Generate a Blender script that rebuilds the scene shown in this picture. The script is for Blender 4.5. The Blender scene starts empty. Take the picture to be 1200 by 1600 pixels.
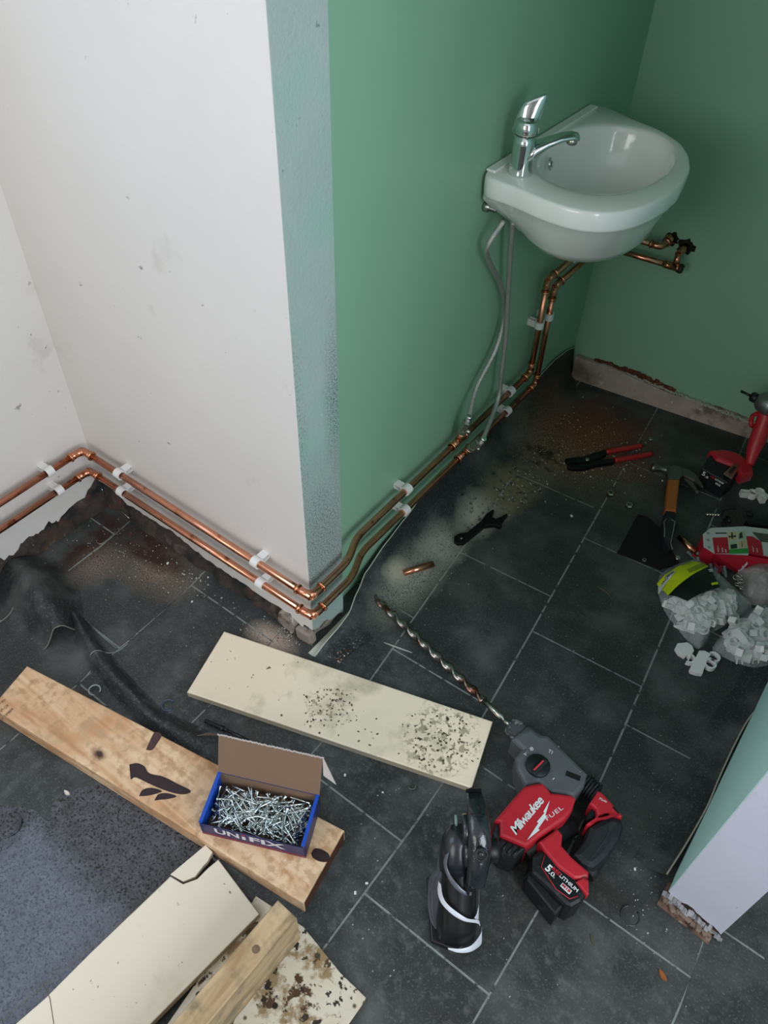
import bpy, bmesh, math, random
from mathutils import Vector, Matrix, noise as mnoise
random.seed(7)
R_ = math.radians
# ------------------------------------------------------------------ camera
FPX = 1239.5
YAW, PITCH, ROLL = -0.62207594, 0.81062256, 0.0318198
CAM = Vector((0.7127, -0.7380, 1.5))
_f = Vector((math.sin(YAW)*math.cos(PITCH), math.cos(YAW)*math.cos(PITCH), -math.sin(PITCH)))
_r = Vector((math.cos(YAW), -math.sin(YAW), 0)); _u = _r.cross(_f)
RT = _r*math.cos(ROLL)+_u*math.sin(ROLL); UP = _u*math.cos(ROLL)-_r*math.sin(ROLL)
cd = bpy.data.cameras.new('camera'); cam = bpy.data.objects.new('camera', cd)
bpy.context.scene.collection.objects.link(cam)
cd.sensor_fit = 'HORIZONTAL'; cd.sensor_width = 36; cd.lens = 36*FPX/1200; cd.clip_start = .02
m3 = Matrix((RT, UP, -_f)).transposed()
cam.matrix_world = Matrix.Translation(CAM) @ m3.to_4x4()
bpy.context.scene.camera = cam
sc = bpy.context.scene
sc.view_settings.view_transform = 'Standard'; sc.view_settings.look = 'None'
sc.view_settings.gamma = 1; sc.view_settings.use_curve_mapping = False
sc.view_settings.exposure = 0.12
# ------------------------------------------------------------------ light
w = bpy.data.worlds.new('daylight'); sc.world = w; w.use_nodes = True
w.node_tree.nodes['Background'].inputs[0].default_value = (.62, .78, 1, 1)
w.node_tree.nodes['Background'].inputs[1].default_value = 1.0
def area(name, loc, target, sx, sy, power, color, spread=180):
    l = bpy.data.lights.new(name, 'AREA'); l.shape = 'RECTANGLE'; l.size = sx; l.size_y = sy
    l.energy = power; l.color = color; l.spread = R_(spread)
    o = bpy.data.objects.new(name, l); sc.collection.objects.link(o); o.location = loc
    d = Vector(target)-Vector(loc); o.rotation_euler = d.to_track_quat('-Z', 'Y').to_euler(); return o
area('window_daylight', (-.80, -1.05, 1.55), (0.4, -1.0, 1.2), 1.1, 1.2, 12, (.62, .76, 1))
area('side_daylight', (2.04, -.85, 1.58), (0, -.5, 1.25), 1.3, 1.3, 34, (.86, .93, 1))
area('back_fill', (.10, -2.55, 1.70), (-.2, 0, 1.2), 1.2, 1.1, 15, (1, .94, .86))  # soft warm fill, added behind the camera to brighten the front wall
# ------------------------------------------------------------------ helpers
def ray(px, py): return RT*((px-600)/FPX)+UP*((800-py)/FPX)+_f
def F(px, py, z=0.):
    d = ray(px, py); return CAM+d*((z-CAM.z)/d.z)
def FX(px, py, x):
    d = ray(px, py); return CAM+d*((x-CAM.x)/d.x)
def FY(px, py, y):
    d = ray(px, py); return CAM+d*((y-CAM.y)/d.y)
def V(*a): return Vector(a)
def lin(h):
    h = h.lstrip('#'); o = []
    for i in (0, 2, 4):
        v = int(h[i:i+2], 16)/255; o.append(v/12.92 if v <= .04045 else ((v+.055)/1.055)**2.4)
    return (*o, 1)
class MB:
    def __init__(s): s.v = []; s.f = []; s.m = []; s.sm = []
    def add(s, vs, fs, mi=0, smooth=False):
        b = len(s.v); s.v += [Vector(v) for v in vs]
        for f in fs: s.f.append([i+b for i in f]); s.m.append(mi); s.sm.append(smooth)
        return s
    def box(s, c, size, rot=None, mi=0, bev=0):
        c = Vector(c); x, y, z = [t/2 for t in size]; M = rot or Matrix.Identity(3)
        if bev > 0:
            bm = bmesh.new(); bmesh.ops.create_cube(bm, size=1)
            for v in bm.verts: v.co = V(v.co.x*2*x, v.co.y*2*y, v.co.z*2*z)
            bmesh.ops.bevel(bm, geom=bm.edges[:], offset=bev, segments=2, affect='EDGES', profile=.5)
            bm.verts.index_update(); s.add([c+M@v.co for v in bm.verts], [[v.index for v in f.verts] for f in bm.faces], mi); bm.free(); return s
        vs = [c+M@V(a*x, b*y, d*z) for a in (-1, 1) for b in (-1, 1) for d in (-1, 1)]
        return s.add(vs, [(0, 1, 3, 2), (4, 6, 7, 5), (0, 4, 5, 1), (2, 3, 7, 6), (0, 2, 6, 4), (1, 5, 7, 3)], mi)
    def prism(s, pts, off, mi=0, bev=0, mside=None, smooth=False):
        """pts: top polygon (Vectors), off: vector to the bottom copy"""
        pts = [Vector(p) for p in pts]; off = Vector(off); n = len(pts)
        # orient so that top normal opposes off
        nm = Vector((0, 0, 0))
        for i in range(n): nm += (pts[i]-pts[0]).cross(pts[(i+1) % n]-pts[0])
        if nm.dot(off) > 0: pts.reverse()
        nm = nm.normalized() if nm.dot(off) < 0 else -nm.normalized()
        ms = mi if mside is None else mside
        if bev > 0:
            inn = []
            for i in range(n):
                a, b, c = pts[i-1], pts[i], pts[(i+1) % n]
                e1 = (b-a).normalized(); e2 = (c-b).normalized()
                n1 = nm.cross(e1); n2 = nm.cross(e2); bi = (n1+n2)
                k = bi.length; bi = bi/k if k > 1e-6 else n1
                inn.append(b+bi*min(bev/max(.5, bi.dot(n1)), bev*1.6))
            d = off.normalized()
            mid = [b.lerp(i_, .3)+d*bev*.3 for b, i_ in zip(pts, inn)]
            low = [b+d*bev for b in pts]
            L = [inn, mid, low, [b+off for b in pts]]
            base = len(s.v)
            for l in L: s.v += l
            s.f.append([base+i for i in range(n)]); s.m.append(mi); s.sm.append(False)
            for k in range(3):
                for i in range(n):
                    j = (i+1) % n
                    s.f.append([base+k*n+i, base+(k+1)*n+i, base+(k+1)*n+j, base+k*n+j]); s.m.append(mi if k < 2 else ms); s.sm.append(smooth)
            s.f.append([base+3*n+i for i in reversed(range(n))]); s.m.append(ms); s.sm.append(False)
            return s
        vs = pts+[p+off for p in pts]
        s.add(vs, [list(range(n))], mi); s.f.append([len(s.v)-2*n+n+i for i in reversed(range(n))]); s.m.append(ms); s.sm.append(False)
        b = len(s.v)-2*n
        for i in range(n):
            j = (i+1) % n; s.f.append([b+i, b+n+i, b+n+j, b+j]); s.m.append(ms); s.sm.append(smooth)
        return s
    def tube(s, path, r, seg=14, mi=0, caps=True, smooth=True):
        path = [Vector(p) for p in path]; n = len(path)
        rs = r if isinstance(r, (list, tuple)) else [r]*n
        t0 = (path[1]-path[0]).normalized(); a = V(0, 0, 1) if abs(t0.z) < .9 else V(1, 0, 0)
        u = t0.cross(a).normalized(); rings = []
        for i, p in enumerate(path):
            t = (path[min(i+1, n-1)]-path[max(i-1, 0)]).normalized()
            u = (u-t*u.dot(t)).normalized(); v = t.cross(u)
            rings.append([p+(u*math.cos(2*math.pi*k/seg)+v*math.sin(2*math.pi*k/seg))*rs[i] for k in range(seg)])
        return s.rings(rings, mi, caps, smooth)
    def rings(s, rings, mi=0, caps=True, smooth=True, closed=True):
        b = len(s.v); m = len(rings[0])
        for q in rings: s.v += [Vector(p) for p in q]
        for i in range(len(rings)-1):
            for k in range(m if closed else m-1):
                j = (k+1) % m
                s.f.append([b+i*m+k, b+i*m+j, b+(i+1)*m+j, b+(i+1)*m+k]); s.m.append(mi); s.sm.append(smooth)
        if caps:
            s.f.append([b+k for k in reversed(range(m))]); s.m.append(mi); s.sm.append(False)
            s.f.append([b+(len(rings)-1)*m+k for k in range(m)]); s.m.append(mi); s.sm.append(False)
        return s
    def lathe(s, p0, axis, prof, seg=24, mi=0, smooth=True):
        """prof: (distance along axis, radius)"""
        ax = Vector(axis).normalized(); a = V(0, 0, 1) if abs(ax.z) < .9 else V(1, 0, 0)
        u = ax.cross(a).normalized(); v = ax.cross(u); p0 = Vector(p0)
        return s.rings([[p0+ax*h+(u*math.cos(2*math.pi*k/seg)+v*math.sin(2*math.pi*k/seg))*max(r, 1e-5) for k in range(seg)] for h, r in prof], mi, True, smooth)
    def build(s, name, mats, parent=None, sub=0, bev=0):
        me = bpy.data.meshes.new(name); me.from_pydata([tuple(v) for v in s.v], [], s.f)
        mats = mats if isinstance(mats, (list, tuple)) else [mats]
        for m in mats: me.materials.append(m)
        me.polygons.foreach_set('material_index', s.m); me.polygons.foreach_set('use_smooth', s.sm); me.update()
        bm = bmesh.new(); bm.from_mesh(me); bmesh.ops.remove_doubles(bm, verts=bm.verts, dist=1e-6)
        bmesh.ops.recalc_face_normals(bm, faces=bm.faces); bm.to_mesh(me); bm.free()
        o = bpy.data.objects.new(name, me); sc.collection.objects.link(o)
        if parent is not None:
            o.parent = parent
            mw = parent.matrix_basis.copy()
            if parent.parent is not None: mw = parent.parent.matrix_basis @ mw
            o.data.transform(mw.inverted())
        if sub:
            md = o.modifiers.new('s', 'SUBSURF'); md.levels = sub; md.render_levels = sub
        if bev:
            md = o.modifiers.new('b', 'BEVEL'); md.width = bev; md.segments = 2; md.limit_method = 'ANGLE'; md.angle_limit = R_(35)
        return o
def tag(o, label=None, cat=None, group=None, kind=None):
    if label: o['label'] = label
    if cat: o['category'] = cat
    if group: o['group'] = group
    if kind: o['kind'] = kind
    return o
def empty(name, loc, label, cat, group=None):
    o = bpy.data.objects.new(name, None); o.empty_display_size = .02; sc.collection.objects.link(o)
    o.location = loc; return tag(o, label, cat, group)
def copy_tree(o, parent=None):
    c = o.copy(); sc.collection.objects.link(c)
    if parent is not None: c.parent = parent
    for ch in list(o.children): copy_tree(ch, c)
    return c
def struct(o): o['kind'] = 'structure'; return o
def catmull(pts, n=8):
    P = [Vector(p) for p in pts]; P = [P[0]*2-P[1]]+P+[P[-1]*2-P[-2]]; out = []
    for i in range(1, len(P)-2):
        a, b, c, d = P[i-1:i+3]
        for k in range(n):
            t = k/n; out.append(.5*((2*b)+(c-a)*t+(2*a-5*b+4*c-d)*t*t+(3*b-a-3*c+d)*t**3))
    out.append(P[-2]); return out
def fillet(pts, r, n=6):
    """polyline with rounded corners"""
    P = [Vector(p) for p in pts]; out = [P[0]]
    rr = r if isinstance(r, (list, tuple)) else [r]*(len(P)-2)
    for i in range(1, len(P)-1):
        a, b, c = P[i-1:i+2]; e1 = (a-b).normalized(); e2 = (c-b).normalized(); q = rr[i-1]
        s0, s1 = b+e1*q, b+e2*q
        for k in range(n+1):
            t = k/n; out.append(s0*(1-t)**2+b*2*t*(1-t)+s1*t*t)
    out.append(P[-1]); return out
# ------------------------------------------------------------------ materials
def mat(name, col, rough=.5, metal=0., layers=(), bump=0., bscale=60., var=0., vscale=8., coat=0., alpha=1., trans=0., coords='Object', ior=1.45, rlayers=(), bdetail=4., bdist=.002, aniso=None):
    """layers: (colour, noise scale, lo, hi, [centre, radii, soft]) painted dirt, dust, print"""
    m = bpy.data.materials.new(name); m.use_nodes = True; nt = m.node_tree; N = nt.nodes; L = nt.links
    b = N['Principled BSDF']; tc = N.new('ShaderNodeTexCoord')
    if coords == 'World': g = N.new('ShaderNodeNewGeometry'); vec = g.outputs['Position']
    else: vec = tc.outputs['Object']
    def noise(scale, detail=4., rough_=.6, dist=0.):
        n = N.new('ShaderNodeTexNoise'); n.inputs['Scale'].default_value = scale; n.inputs['Detail'].default_value = detail
        n.inputs['Roughness'].default_value = rough_; n.inputs['Distortion'].default_value = dist; L.new(vec, n.inputs['Vector']); return n.outputs['Fac']
    def mrange(x, a, c, d=0., e=1.):
        r = N.new('ShaderNodeMapRange'); r.inputs[1].default_value = a; r.inputs[2].default_value = c; r.inputs[3].default_value = d; r.inputs[4].default_value = e
        L.new(x, r.inputs[0]); return r.outputs[0]
    def mul(x, y):
        q = N.new('ShaderNodeMath'); q.operation = 'MULTIPLY'; L.new(x, q.inputs[0])
        if isinstance(y, (int, float)): q.inputs[1].default_value = y
        else: L.new(y, q.inputs[1])
        return q.outputs[0]
    def region(c, r, soft=.5):
        a = N.new('ShaderNodeVectorMath'); a.operation = 'SUBTRACT'; L.new(vec, a.inputs[0]); a.inputs[1].default_value = c
        d = N.new('ShaderNodeVectorMath'); d.operation = 'DIVIDE'; L.new(a.outputs[0], d.inputs[0]); d.inputs[1].default_value = r
        l = N.new('ShaderNodeVectorMath'); l.operation = 'LENGTH'; L.new(d.outputs[0], l.inputs[0])
        nn = mrange(noise(9./max(.02, max(r[0], r[1]) if max(r) > 5 else max(r))*.4, 3), 0, 1, -.3, .3)
        ad = N.new('ShaderNodeMath'); ad.operation = 'ADD'; L.new(l.outputs['Value'], ad.inputs[0]); L.new(nn, ad.inputs[1])
        return mrange(ad.outputs[0], 1., 1.-soft)
    def mask(sp):
        sc_, lo, hi = sp[1:4]
        if sc_ is None:
            o = None
        elif isinstance(sc_, str):        # voronoi spots
            v = N.new('ShaderNodeTexVoronoi'); v.inputs['Scale'].default_value = float(sc_[1:]); L.new(vec, v.inputs['Vector'])
            if sc_[0] == 'e': v.feature = 'DISTANCE_TO_EDGE'
            o = mrange(v.outputs['Distance'], lo, hi)
        else: o = mrange(noise(sc_, 5), lo, hi)
        if len(sp) > 4:
            rg = region(*sp[4]); o = rg if o is None else mul(o, rg)
        if len(sp) > 5: o = mul(o, sp[5])
        return o
    base = lin(col) if isinstance(col, str) else (*col, 1)
    cur = None
    def mixc(fac, a, c2):
        x = N.new('ShaderNodeMix'); x.data_type = 'RGBA'
        L.new(fac, x.inputs[0])
        if isinstance(a, tuple): x.inputs[6].default_value = a
        else: L.new(a, x.inputs[6])
        x.inputs[7].default_value = c2; return x.outputs[2]
    cur = base
    if var:
        hi = tuple(min(1, v*(1+var)) for v in base[:3])+(1,); lo_ = tuple(v*(1-var) for v in base[:3])+(1,)
        cur = mixc(mrange(noise(vscale, 6), .3, .7), lo_, hi)
    for sp in layers: cur = mixc(mask(sp), cur, lin(sp[0]) if isinstance(sp[0], str) else (*sp[0], 1))
    if isinstance(cur, tuple): b.inputs['Base Color'].default_value = cur
    else: L.new(cur, b.inputs['Base Color'])
    b.inputs['Metallic'].default_value = metal; b.inputs['Roughness'].default_value = rough
    if rlayers:
        cr = None
        for sp in rlayers:
            x = N.new('ShaderNodeMix'); x.data_type = 'FLOAT'; L.new(mask(sp), x.inputs[0])
            if cr is None: x.inputs[2].default_value = rough
            else: L.new(cr, x.inputs[2])
            x.inputs[3].default_value = sp[0]; cr = x.outputs[0]
        L.new(cr, b.inputs['Roughness'])
    b.inputs['Coat Weight'].default_value = coat; b.inputs['Coat Roughness'].default_value = .1
    b.inputs['IOR'].default_value = ior; b.inputs['Transmission Weight'].default_value = trans; b.inputs['Alpha'].default_value = alpha
    if bump:
        bp = N.new('ShaderNodeBump'); bp.inputs['Strength'].default_value = bump; bp.inputs['Distance'].default_value = bdist
        L.new(noise(bscale, bdetail), bp.inputs['Height']); L.new(bp.outputs[0], b.inputs['Normal'])
    return m
def text(name, s, origin, u, v, width, height, m, parent=None, shear=0., depth=.0004, lift=.0006, spacing=1., bold=0.):
    """lettering laid on a face: u reading direction, v towards the tops of the letters"""
    cu = bpy.data.curves.new(name, 'FONT'); cu.body = s; cu.size = 1; cu.shear = shear; cu.space_character = spacing; cu.offset = bold
    cu.resolution_u = 3
    tmp = bpy.data.objects.new('tmp', cu); sc.collection.objects.link(tmp)
    me = bpy.data.meshes.new_from_object(tmp.evaluated_get(bpy.context.evaluated_depsgraph_get()))
    bpy.data.objects.remove(tmp); bpy.data.curves.remove(cu)
    xs = [q.co.x for q in me.vertices]; ys = [q.co.y for q in me.vertices]
    x0, x1, y0, y1 = min(xs), max(xs), min(ys), max(ys)
    u = Vector(u).normalized(); v = Vector(v); v = (v-u*v.dot(u)).normalized(); n = u.cross(v)
    mw = Matrix.Identity(4)
    if parent is not None:
        mw = parent.matrix_basis.copy()
        if parent.parent is not None: mw = parent.parent.matrix_basis @ mw
    inv = mw.inverted()
    for q in me.vertices:
        q.co = inv @ (Vector(origin)+u*((q.co.x-x0)/(x1-x0)*width)+v*((q.co.y-y0)/(y1-y0)*height)+n*lift)
    me.materials.clear(); me.materials.append(m)
    o = bpy.data.objects.new(name, me); sc.collection.objects.link(o); o.parent = parent; return o
# ================================================================== SETTING
GX = -.028; YB = 1.275; HC = 2.45                      # green wall, back wall corner, ceiling
def yback(x): return YB+.085*(x-GX)
white_paint = mat('white_paint', '#d8d3cd', .55, bump=.25, bscale=90, coords='World', var=.03, vscale=3, layers=(
    ('#b9b1a8', 5, .62, .8), ('#8f8a84', 60, .70, .74), ('#9a958f', 22, .69, .73), ('#b7a999', 7, .4, .7, ((-.35, 0, .1), (.5, .3, .16), .9), .6)))
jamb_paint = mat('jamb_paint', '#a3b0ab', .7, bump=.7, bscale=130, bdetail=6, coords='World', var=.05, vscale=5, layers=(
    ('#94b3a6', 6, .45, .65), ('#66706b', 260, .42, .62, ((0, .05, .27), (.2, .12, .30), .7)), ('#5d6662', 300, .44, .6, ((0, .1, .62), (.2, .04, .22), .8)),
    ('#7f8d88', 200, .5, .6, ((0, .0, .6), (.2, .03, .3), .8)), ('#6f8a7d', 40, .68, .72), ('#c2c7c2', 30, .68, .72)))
green_paint = mat('green_paint', '#8ab296', .42, bump=.10, bscale=160, coords='World', var=.025, vscale=2.5, layers=(
    ('#86bb9c', 11, .72, .8, None or ((0, .6, .8), (9, 9, 9), .1), .35), ('#b9cbbd', 16, .74, .78, ((.3, 1.3, .25), (.6, .3, .35), .6), .5)))
mint_paint = mat('mint_paint', '#c8f2e8', .45, bump=.12, bscale=120, coords='World', var=.03)
plaster = mat('raw_plaster', '#8f8378', .9, bump=.9, bscale=60, coords='World', var=.2, vscale=20, layers=(('#5d5047', 25, .5, .62), ('#b3a89c', 60, .62, .66)))
masonry = mat('dark_masonry', '#3c332d', .95, bump=1., bscale=45, bdist=.006, coords='World', var=.35, vscale=18, layers=(
    ('#5a5048', 22, .55, .68), ('#20201f', 12, .5, .62), ('#6b625a', 90, .66, .7), ('#55382c', 14, .6, .7)))
def wall_slab(name, o, u, n, span, thick, m, bottom=None, top=HC):
    """wall leaf: o origin, u along, n outward normal; bottom: [(s, z)] broken lower edge"""
    o, u, n = Vector(o), Vector(u).normalized(), Vector(n).normalized()
    bt = bottom or [(0, 0), (span, 0)]
    pts = [o+u*a+V(0, 0, z) for a, z in bt]+[o+u*span+V(0, 0, top), o+V(0, 0, top)]
    if abs(bt[0][0]) > 1e-6: pts.insert(0, o+V(0, 0, bt[0][1]))
    return struct(MB().prism(pts, -n*thick, 0).build(name, m))
def jag(pts, step=.012, amp=.006, seed=1):
    rnd = random.Random(seed); out = []
    for (a, z), (b, z2) in zip(pts[:-1], pts[1:]):
        k = max(1, int((b-a)/step))
        for i in range(k):
            t = i/k; out.append((a+(b-a)*t, z+(z2-z)*t+(rnd.uniform(-amp, amp) if 0 < i+a*1e3 else 0)))
    out.append(pts[-1]); return out
# hall: left wall, wall in front, pier end, green side wall, back wall, right partition
XL = -.71
WY0, WY1, WZ0, WZ1 = -1.60, -.50, .95, 2.15
lb = jag([(0, .03), (2.30, .022), (2.39, .03), (2.45, .04), (2.50, .055), (2.55, .062), (2.6, .10)], amp=.004, seed=3)
wlm = MB().prism([V(XL, -2.6+a, z) for a, z in lb]+[V(XL, 0, WZ0), V(XL, -2.6, WZ0)], (-.02, 0, 0))
wlm.box((XL-.01, WY1/2, (WZ0+HC)/2), (.02, -WY1, HC-WZ0)); wlm.box((XL-.01, (WY0-2.6)/2, (WZ0+HC)/2), (.02, 2.6+WY0, HC-WZ0))
wlm.box((XL-.01, (WY0+WY1)/2, (WZ1+HC)/2), (.02, WY1-WY0, HC-WZ1))
wl = struct(wlm.build('wall_left', white_paint))
upvc = mat('window_frame_white', '#e4e6e6', .35)
wfm = MB(); yc, zc = (WY0+WY1)/2, (WZ0+WZ1)/2
for y in (WY0+.025, WY1-.025): wfm.box((XL-.05, y, zc), (.06, .05, WZ1-WZ0), bev=.006)
for z in (WZ0+.025, WZ1-.025): wfm.box((XL-.05, yc, z), (.06, WY1-WY0-.1, .05), bev=.006)
win = struct(wfm.build('window_1', upvc))
MB().box((XL-.05, yc, zc), (.004, WY1-WY0-.1, WZ1-WZ0-.1)).build('pane', mat('window_glass', '#ffffff', .02, alpha=.08), win)
wf = wall_slab('wall_front', (XL, 0, 0), (1, 0, 0), (0, -1, 0), -XL-.0012, .02, white_paint,
    jag([(0, .10), (.02, .088), (.10, .058), (.27, .068), (.39, .045), (.54, .047), (.61, .05), (.645, .052), (.655, .022), (.675, .02), (.685, .045), (.7088, .045)], amp=.004, seed=5))
wj = wall_slab('wall_jamb', (0, .0012, 0), (0, 1, 0), (1, 0, 0), .105, .019, jamb_paint,
    jag([(0, .045), (.02, .035), (.05, .035), (.055, .02), (.085, .016), (.105, .0)], amp=.003, seed=8))
ws = wall_slab('wall_side', (GX, .02, 0), (0, 1, 0), (1, 0, 0), YB-.02, .03, green_paint)
bu = V(1, .085, 0).normalized()
wb = wall_slab('wall_back', (GX, YB, 0), bu, (bu.y, -bu.x, 0), 2.0, .06, green_paint)
MB().box((XL-.045, -1.3, .25), (.03*2-.002, 2.598, .496)).build('masonry_footing', masonry, wl)
fm = MB().box((XL/2-.04, .045, .6), (-XL+.035, .045, 1.19))
fm.box((-.034, .06, .5), (.026, .088, .99))
fm.build('masonry_footing', masonry, wf)
# rough lumps of mortar and broken masonry along the two broken feet
def rubble(name, parent, base, u, n, span, hz, depth, seed, m, dens=1.):
    rnd = random.Random(seed); b = MB(); base, u, n = Vector(base), Vector(u), Vector(n); nx = int(span/.012); nz = 6
    rows = []
    for i in range(nz+1):
        row = []
        for k in range(nx+1):
            a = span*k/nx; z = hz*i/nz
            d = depth*(1-(i/nz))**1.3+.010*mnoise.noise(V(a*22+seed, z*30, seed))+.005*mnoise.noise(V(a*80, z*80, seed))
            row.append(base+u*a+n*max(-.012, d-.008)+V(0, 0, z))
        rows.append(row)
    b.rings(rows, 0, False, True, closed=False)
    return b.build(name, m, parent)
rubble('broken_render', wl, (XL-.008, -2.6, 0), (0, 1, 0), (1, 0, 0), 2.6, .13, .03, 3, masonry)
rubble('broken_render', wf, (XL, .008, 0), (1, 0, 0), (0, -1, 0), -XL, .11, .022, 9, masonry)
rubble('broken_render', wj, (-.006, 0.0, 0), (0, 1, 0), (1, 0, 0), .11, .06, .008, 5, plaster)
# broken render block at the pier foot
lump = MB()
lump.box((-.072, -.002, .022), (.05, .02, .045), Matrix.Rotation(.2, 3, 'Y'), bev=.005)
lump.box((-.02, -.002, .016), (.045, .022, .036), Matrix.Rotation(-.1, 3, 'Y'), bev=.005)
lump.build('render_lump', plaster, wf)
# right partition with torn foot
XR0, XR1, YR = .852, .956, -.032
cap_paint = mat('white_gloss_paint', '#c3c4cf', .5, bump=.2, bscale=60, coords='World', var=.03, layers=(('#8d8fa0', 28, .70, .73), ('#a7a9b6', 5, .6, .8)))
wr = wall_slab('wall_right', (XR0, YR+.0012, 0), (0, 1, 0), (-1, 0, 0), 1.6, .045, mint_paint,
    jag([(0, .028), (.06, .012), (.12, 0), (1.6, 0)], amp=.002, seed=2))
we = wall_slab('wall_end', (XR0+.0012, YR, 0), (1, 0, 0), (0, -1, 0), XR1-XR0-.0012, .03, cap_paint,
    jag([(0, .030), (.02, .026), (.04, .03), (.06, .022), (.08, .018), (XR1-XR0-.0012, .006)], .005, .003, 4))
wo = wall_slab('wall_outer', (XR1, YR+.0305, 0), (0, 1, 0), (1, 0, 0), 1.55, .05, cap_paint)
torn = MB()
for i in range(30):                                     # torn paper lip of the plasterboard
    t = i/29; x = XR0-.004+t*(XR1-XR0+.006)
    torn.box((x, YR-.004-random.random()*.006, .030-.024*t+random.uniform(-.003, .003)), (.007, .006+random.random()*.005, .0008), Matrix.Rotation(random.uniform(-.6, .6), 3, 'Y')@Matrix.Rotation(random.uniform(-.4, .4), 3, 'X'))
torn.build('torn_paper', mat('torn_paper', '#8f8d8e', .9, bump=.5, var=.3, vscale=60), we)
brickm = mat('broken_brick', '#6a5143', .95, bump=1, bscale=70, coords='World', var=.35, vscale=40, layers=(('#8a7464', 50, .55, .65), ('#2b211c', 30, .56, .64)))
bp = MB(); q = [F(1026, 1413), F(1106, 1476), F(1113, 1462), F(1140, 1440), F(1045, 1378)]
bp.prism([p+V(0, 0, .0015) for p in q], (0, 0, -.004)); bp.build('broken_mortar_bed', brickm, we)
st = MB()
for i, (px, py, l, a) in enumerate(((1068, 1430, .030, .9), (1092, 1447, .022, -.3), (1050, 1418, .018, .2), (1107, 1452, .016, .8), (1040, 1402, .014, .1))):
    st.box(F(px, py, .006), (l, .010, .009), Matrix.Rotation(a-1.1, 3, 'Z'), bev=.003)
for i in range(26):
    st.box(F(1036+i*2.9+random.uniform(-4, 4), 1406+i*2.1+random.uniform(-7, 7), .003), [random.uniform(.004, .011) for _ in range(3)], Matrix.Rotation(random.random()*3, 3, 'Z'))
st.build('mortar_fragment', mat('mortar_bits', '#7d6a5c', .95, bump=.8, var=.3), we)
# ceiling and the hall behind the camera
struct(MB().box((.6, -.6, HC+.05), (3.4, 4.6, .1)).build('ceiling', mat('ceiling_paint', '#d8d6d2', .8)))
shell = mat('hall_paint', '#cfcac2', .7)
struct(MB().box((XR0/2, .05, 2.22), (XR0-.004, .09, .458)).build('added_lintel', white_paint))     # unseen lintel over the opening, added to keep the back wall darker
hb = MB(); hb.box((-.68, -2.65, HC/2), (.36, .1, HC)); hb.box((1.45, -2.65, HC/2), (1.5, .1, HC)); hb.box((.1, -2.65, 2.36), (1.2, .1, .18)); hb.box((.1, -2.65, .55), (1.2, .1, 1.1))
struct(hb.build('wall_entrance', shell))
wf2 = MB(); wf2.box((2.15, .625, HC/2), (.1, 1.65, HC)); wf2.box((2.15, -2.075, HC/2), (.1, 1.15, HC)); wf2.box((2.15, -.85, .22), (.1, 1.3, .44)); wf2.box((2.15, -.85, 2.34), (.1, 1.3, .22))
struct(wf2.build('wall_far', shell))
# ------------------------------------------------------------------ floor: grout bed, slate tiles, lifted vinyl edges
DUST = dict(g=((.055, .26, 0), (.07, .16, .2), .75))
tile_layers = (
    ('#565957', 7, .46, .74), ('#212525', 4.3, .50, .72), ('#6a6d69', 55, .52, .72, ((.5, -.4, 0), (1.1, .6, 9), .6), .55), ('#5c5f5b', 240, .55, .7), ('#33302b', 2.1, .55, .7, ((0, 0, 0), (9, 9, 9), .1), .5),
    ('#8b8f84', 330, .36, .52, ((.075, .29, 0), (.075, .19, .3), .8)), ('#a09d8b', 120, .25, .42, ((.035, .27, 0), (.035, .05, .3), .7)),
    ('#8d9186', 210, .34, .48, ((.07, .42, 0), (.07, .10, .3), .7)), ('#a3a396', 60, .34, .46, ((.085, .58, 0), (.07, .12, .3), .7)),
    ('#6f6850', 60, .38, .48, ((.10, .70, 0), (.09, .13, .3), .6)), ('#5f5944', 100, .36, .5, ((.16, .9, 0), (.13, .12, .3), .8)),
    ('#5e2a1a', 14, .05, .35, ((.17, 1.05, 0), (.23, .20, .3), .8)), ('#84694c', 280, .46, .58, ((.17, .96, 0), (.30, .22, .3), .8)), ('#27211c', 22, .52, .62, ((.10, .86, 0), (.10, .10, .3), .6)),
    ('#7d6b58', 260, .38, .54, ((-.43, -.07, 0), (.14, .09, .3), .8)), ('#33211b', 9, .3, .5, ((-.52, -.04, 0), (.18, .05, .3), .5)), ('#2e1d18', 16, .35, .5, ((-.62, -.13, 0), (.05, .13, .3), .5)),
    ('#75655a', 260, .38, .54, ((-.56, -.15, 0), (.07, .09, .3), .8)), ('#ab9888', 240, .30, .48, ((-.075, -.055, 0), (.085, .045, .3), .8)),
    ('#7d8280', 500, .70, .73))
wet = (((-.22, -.62, 0), (.52, .33, .5), .25))
slate = mat('slate_tile', '#2f3332', .52, bump=.3, bscale=75, bdist=.0015, coords='World', layers=tile_layers, rlayers=(
    (.38, 8, .4, .6), (.85, 200, .3, .5, ((.08, .4, 0), (.09, .34, .3), .7)), (.85, 100, .3, .5, ((.17, 1.0, 0), (.2, .25, .3), .7)), (.85, 100, .3, .5, ((-.48, -.08, 0), (.25, .12, .3), .7))))
grout = mat('grout', '#858c88', .8, coords='World', var=.2, vscale=30, layers=(('#3d4140', 40, .55, .62), tile_layers[5], tile_layers[7], tile_layers[11], tile_layers[14]))
fl = MB(); fl.box((.72, -.6, -.0264), (2.95, 4.1, .05)); floor = struct(fl.build('floor', grout))
YS = lambda x, y: x-.11*max(0, y+.1)*1.0
cols = [-.87, -.60, -.33, -.07, .172, .42, .683, .943, 1.21, 1.48, 1.75, 2.05]
offs = [-.06, -.276, -.055, -.14, .095, -.02, -.125, -.02, .1, -.12, 0]
PX0, PX1 = XL-.03, 2.05
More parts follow.
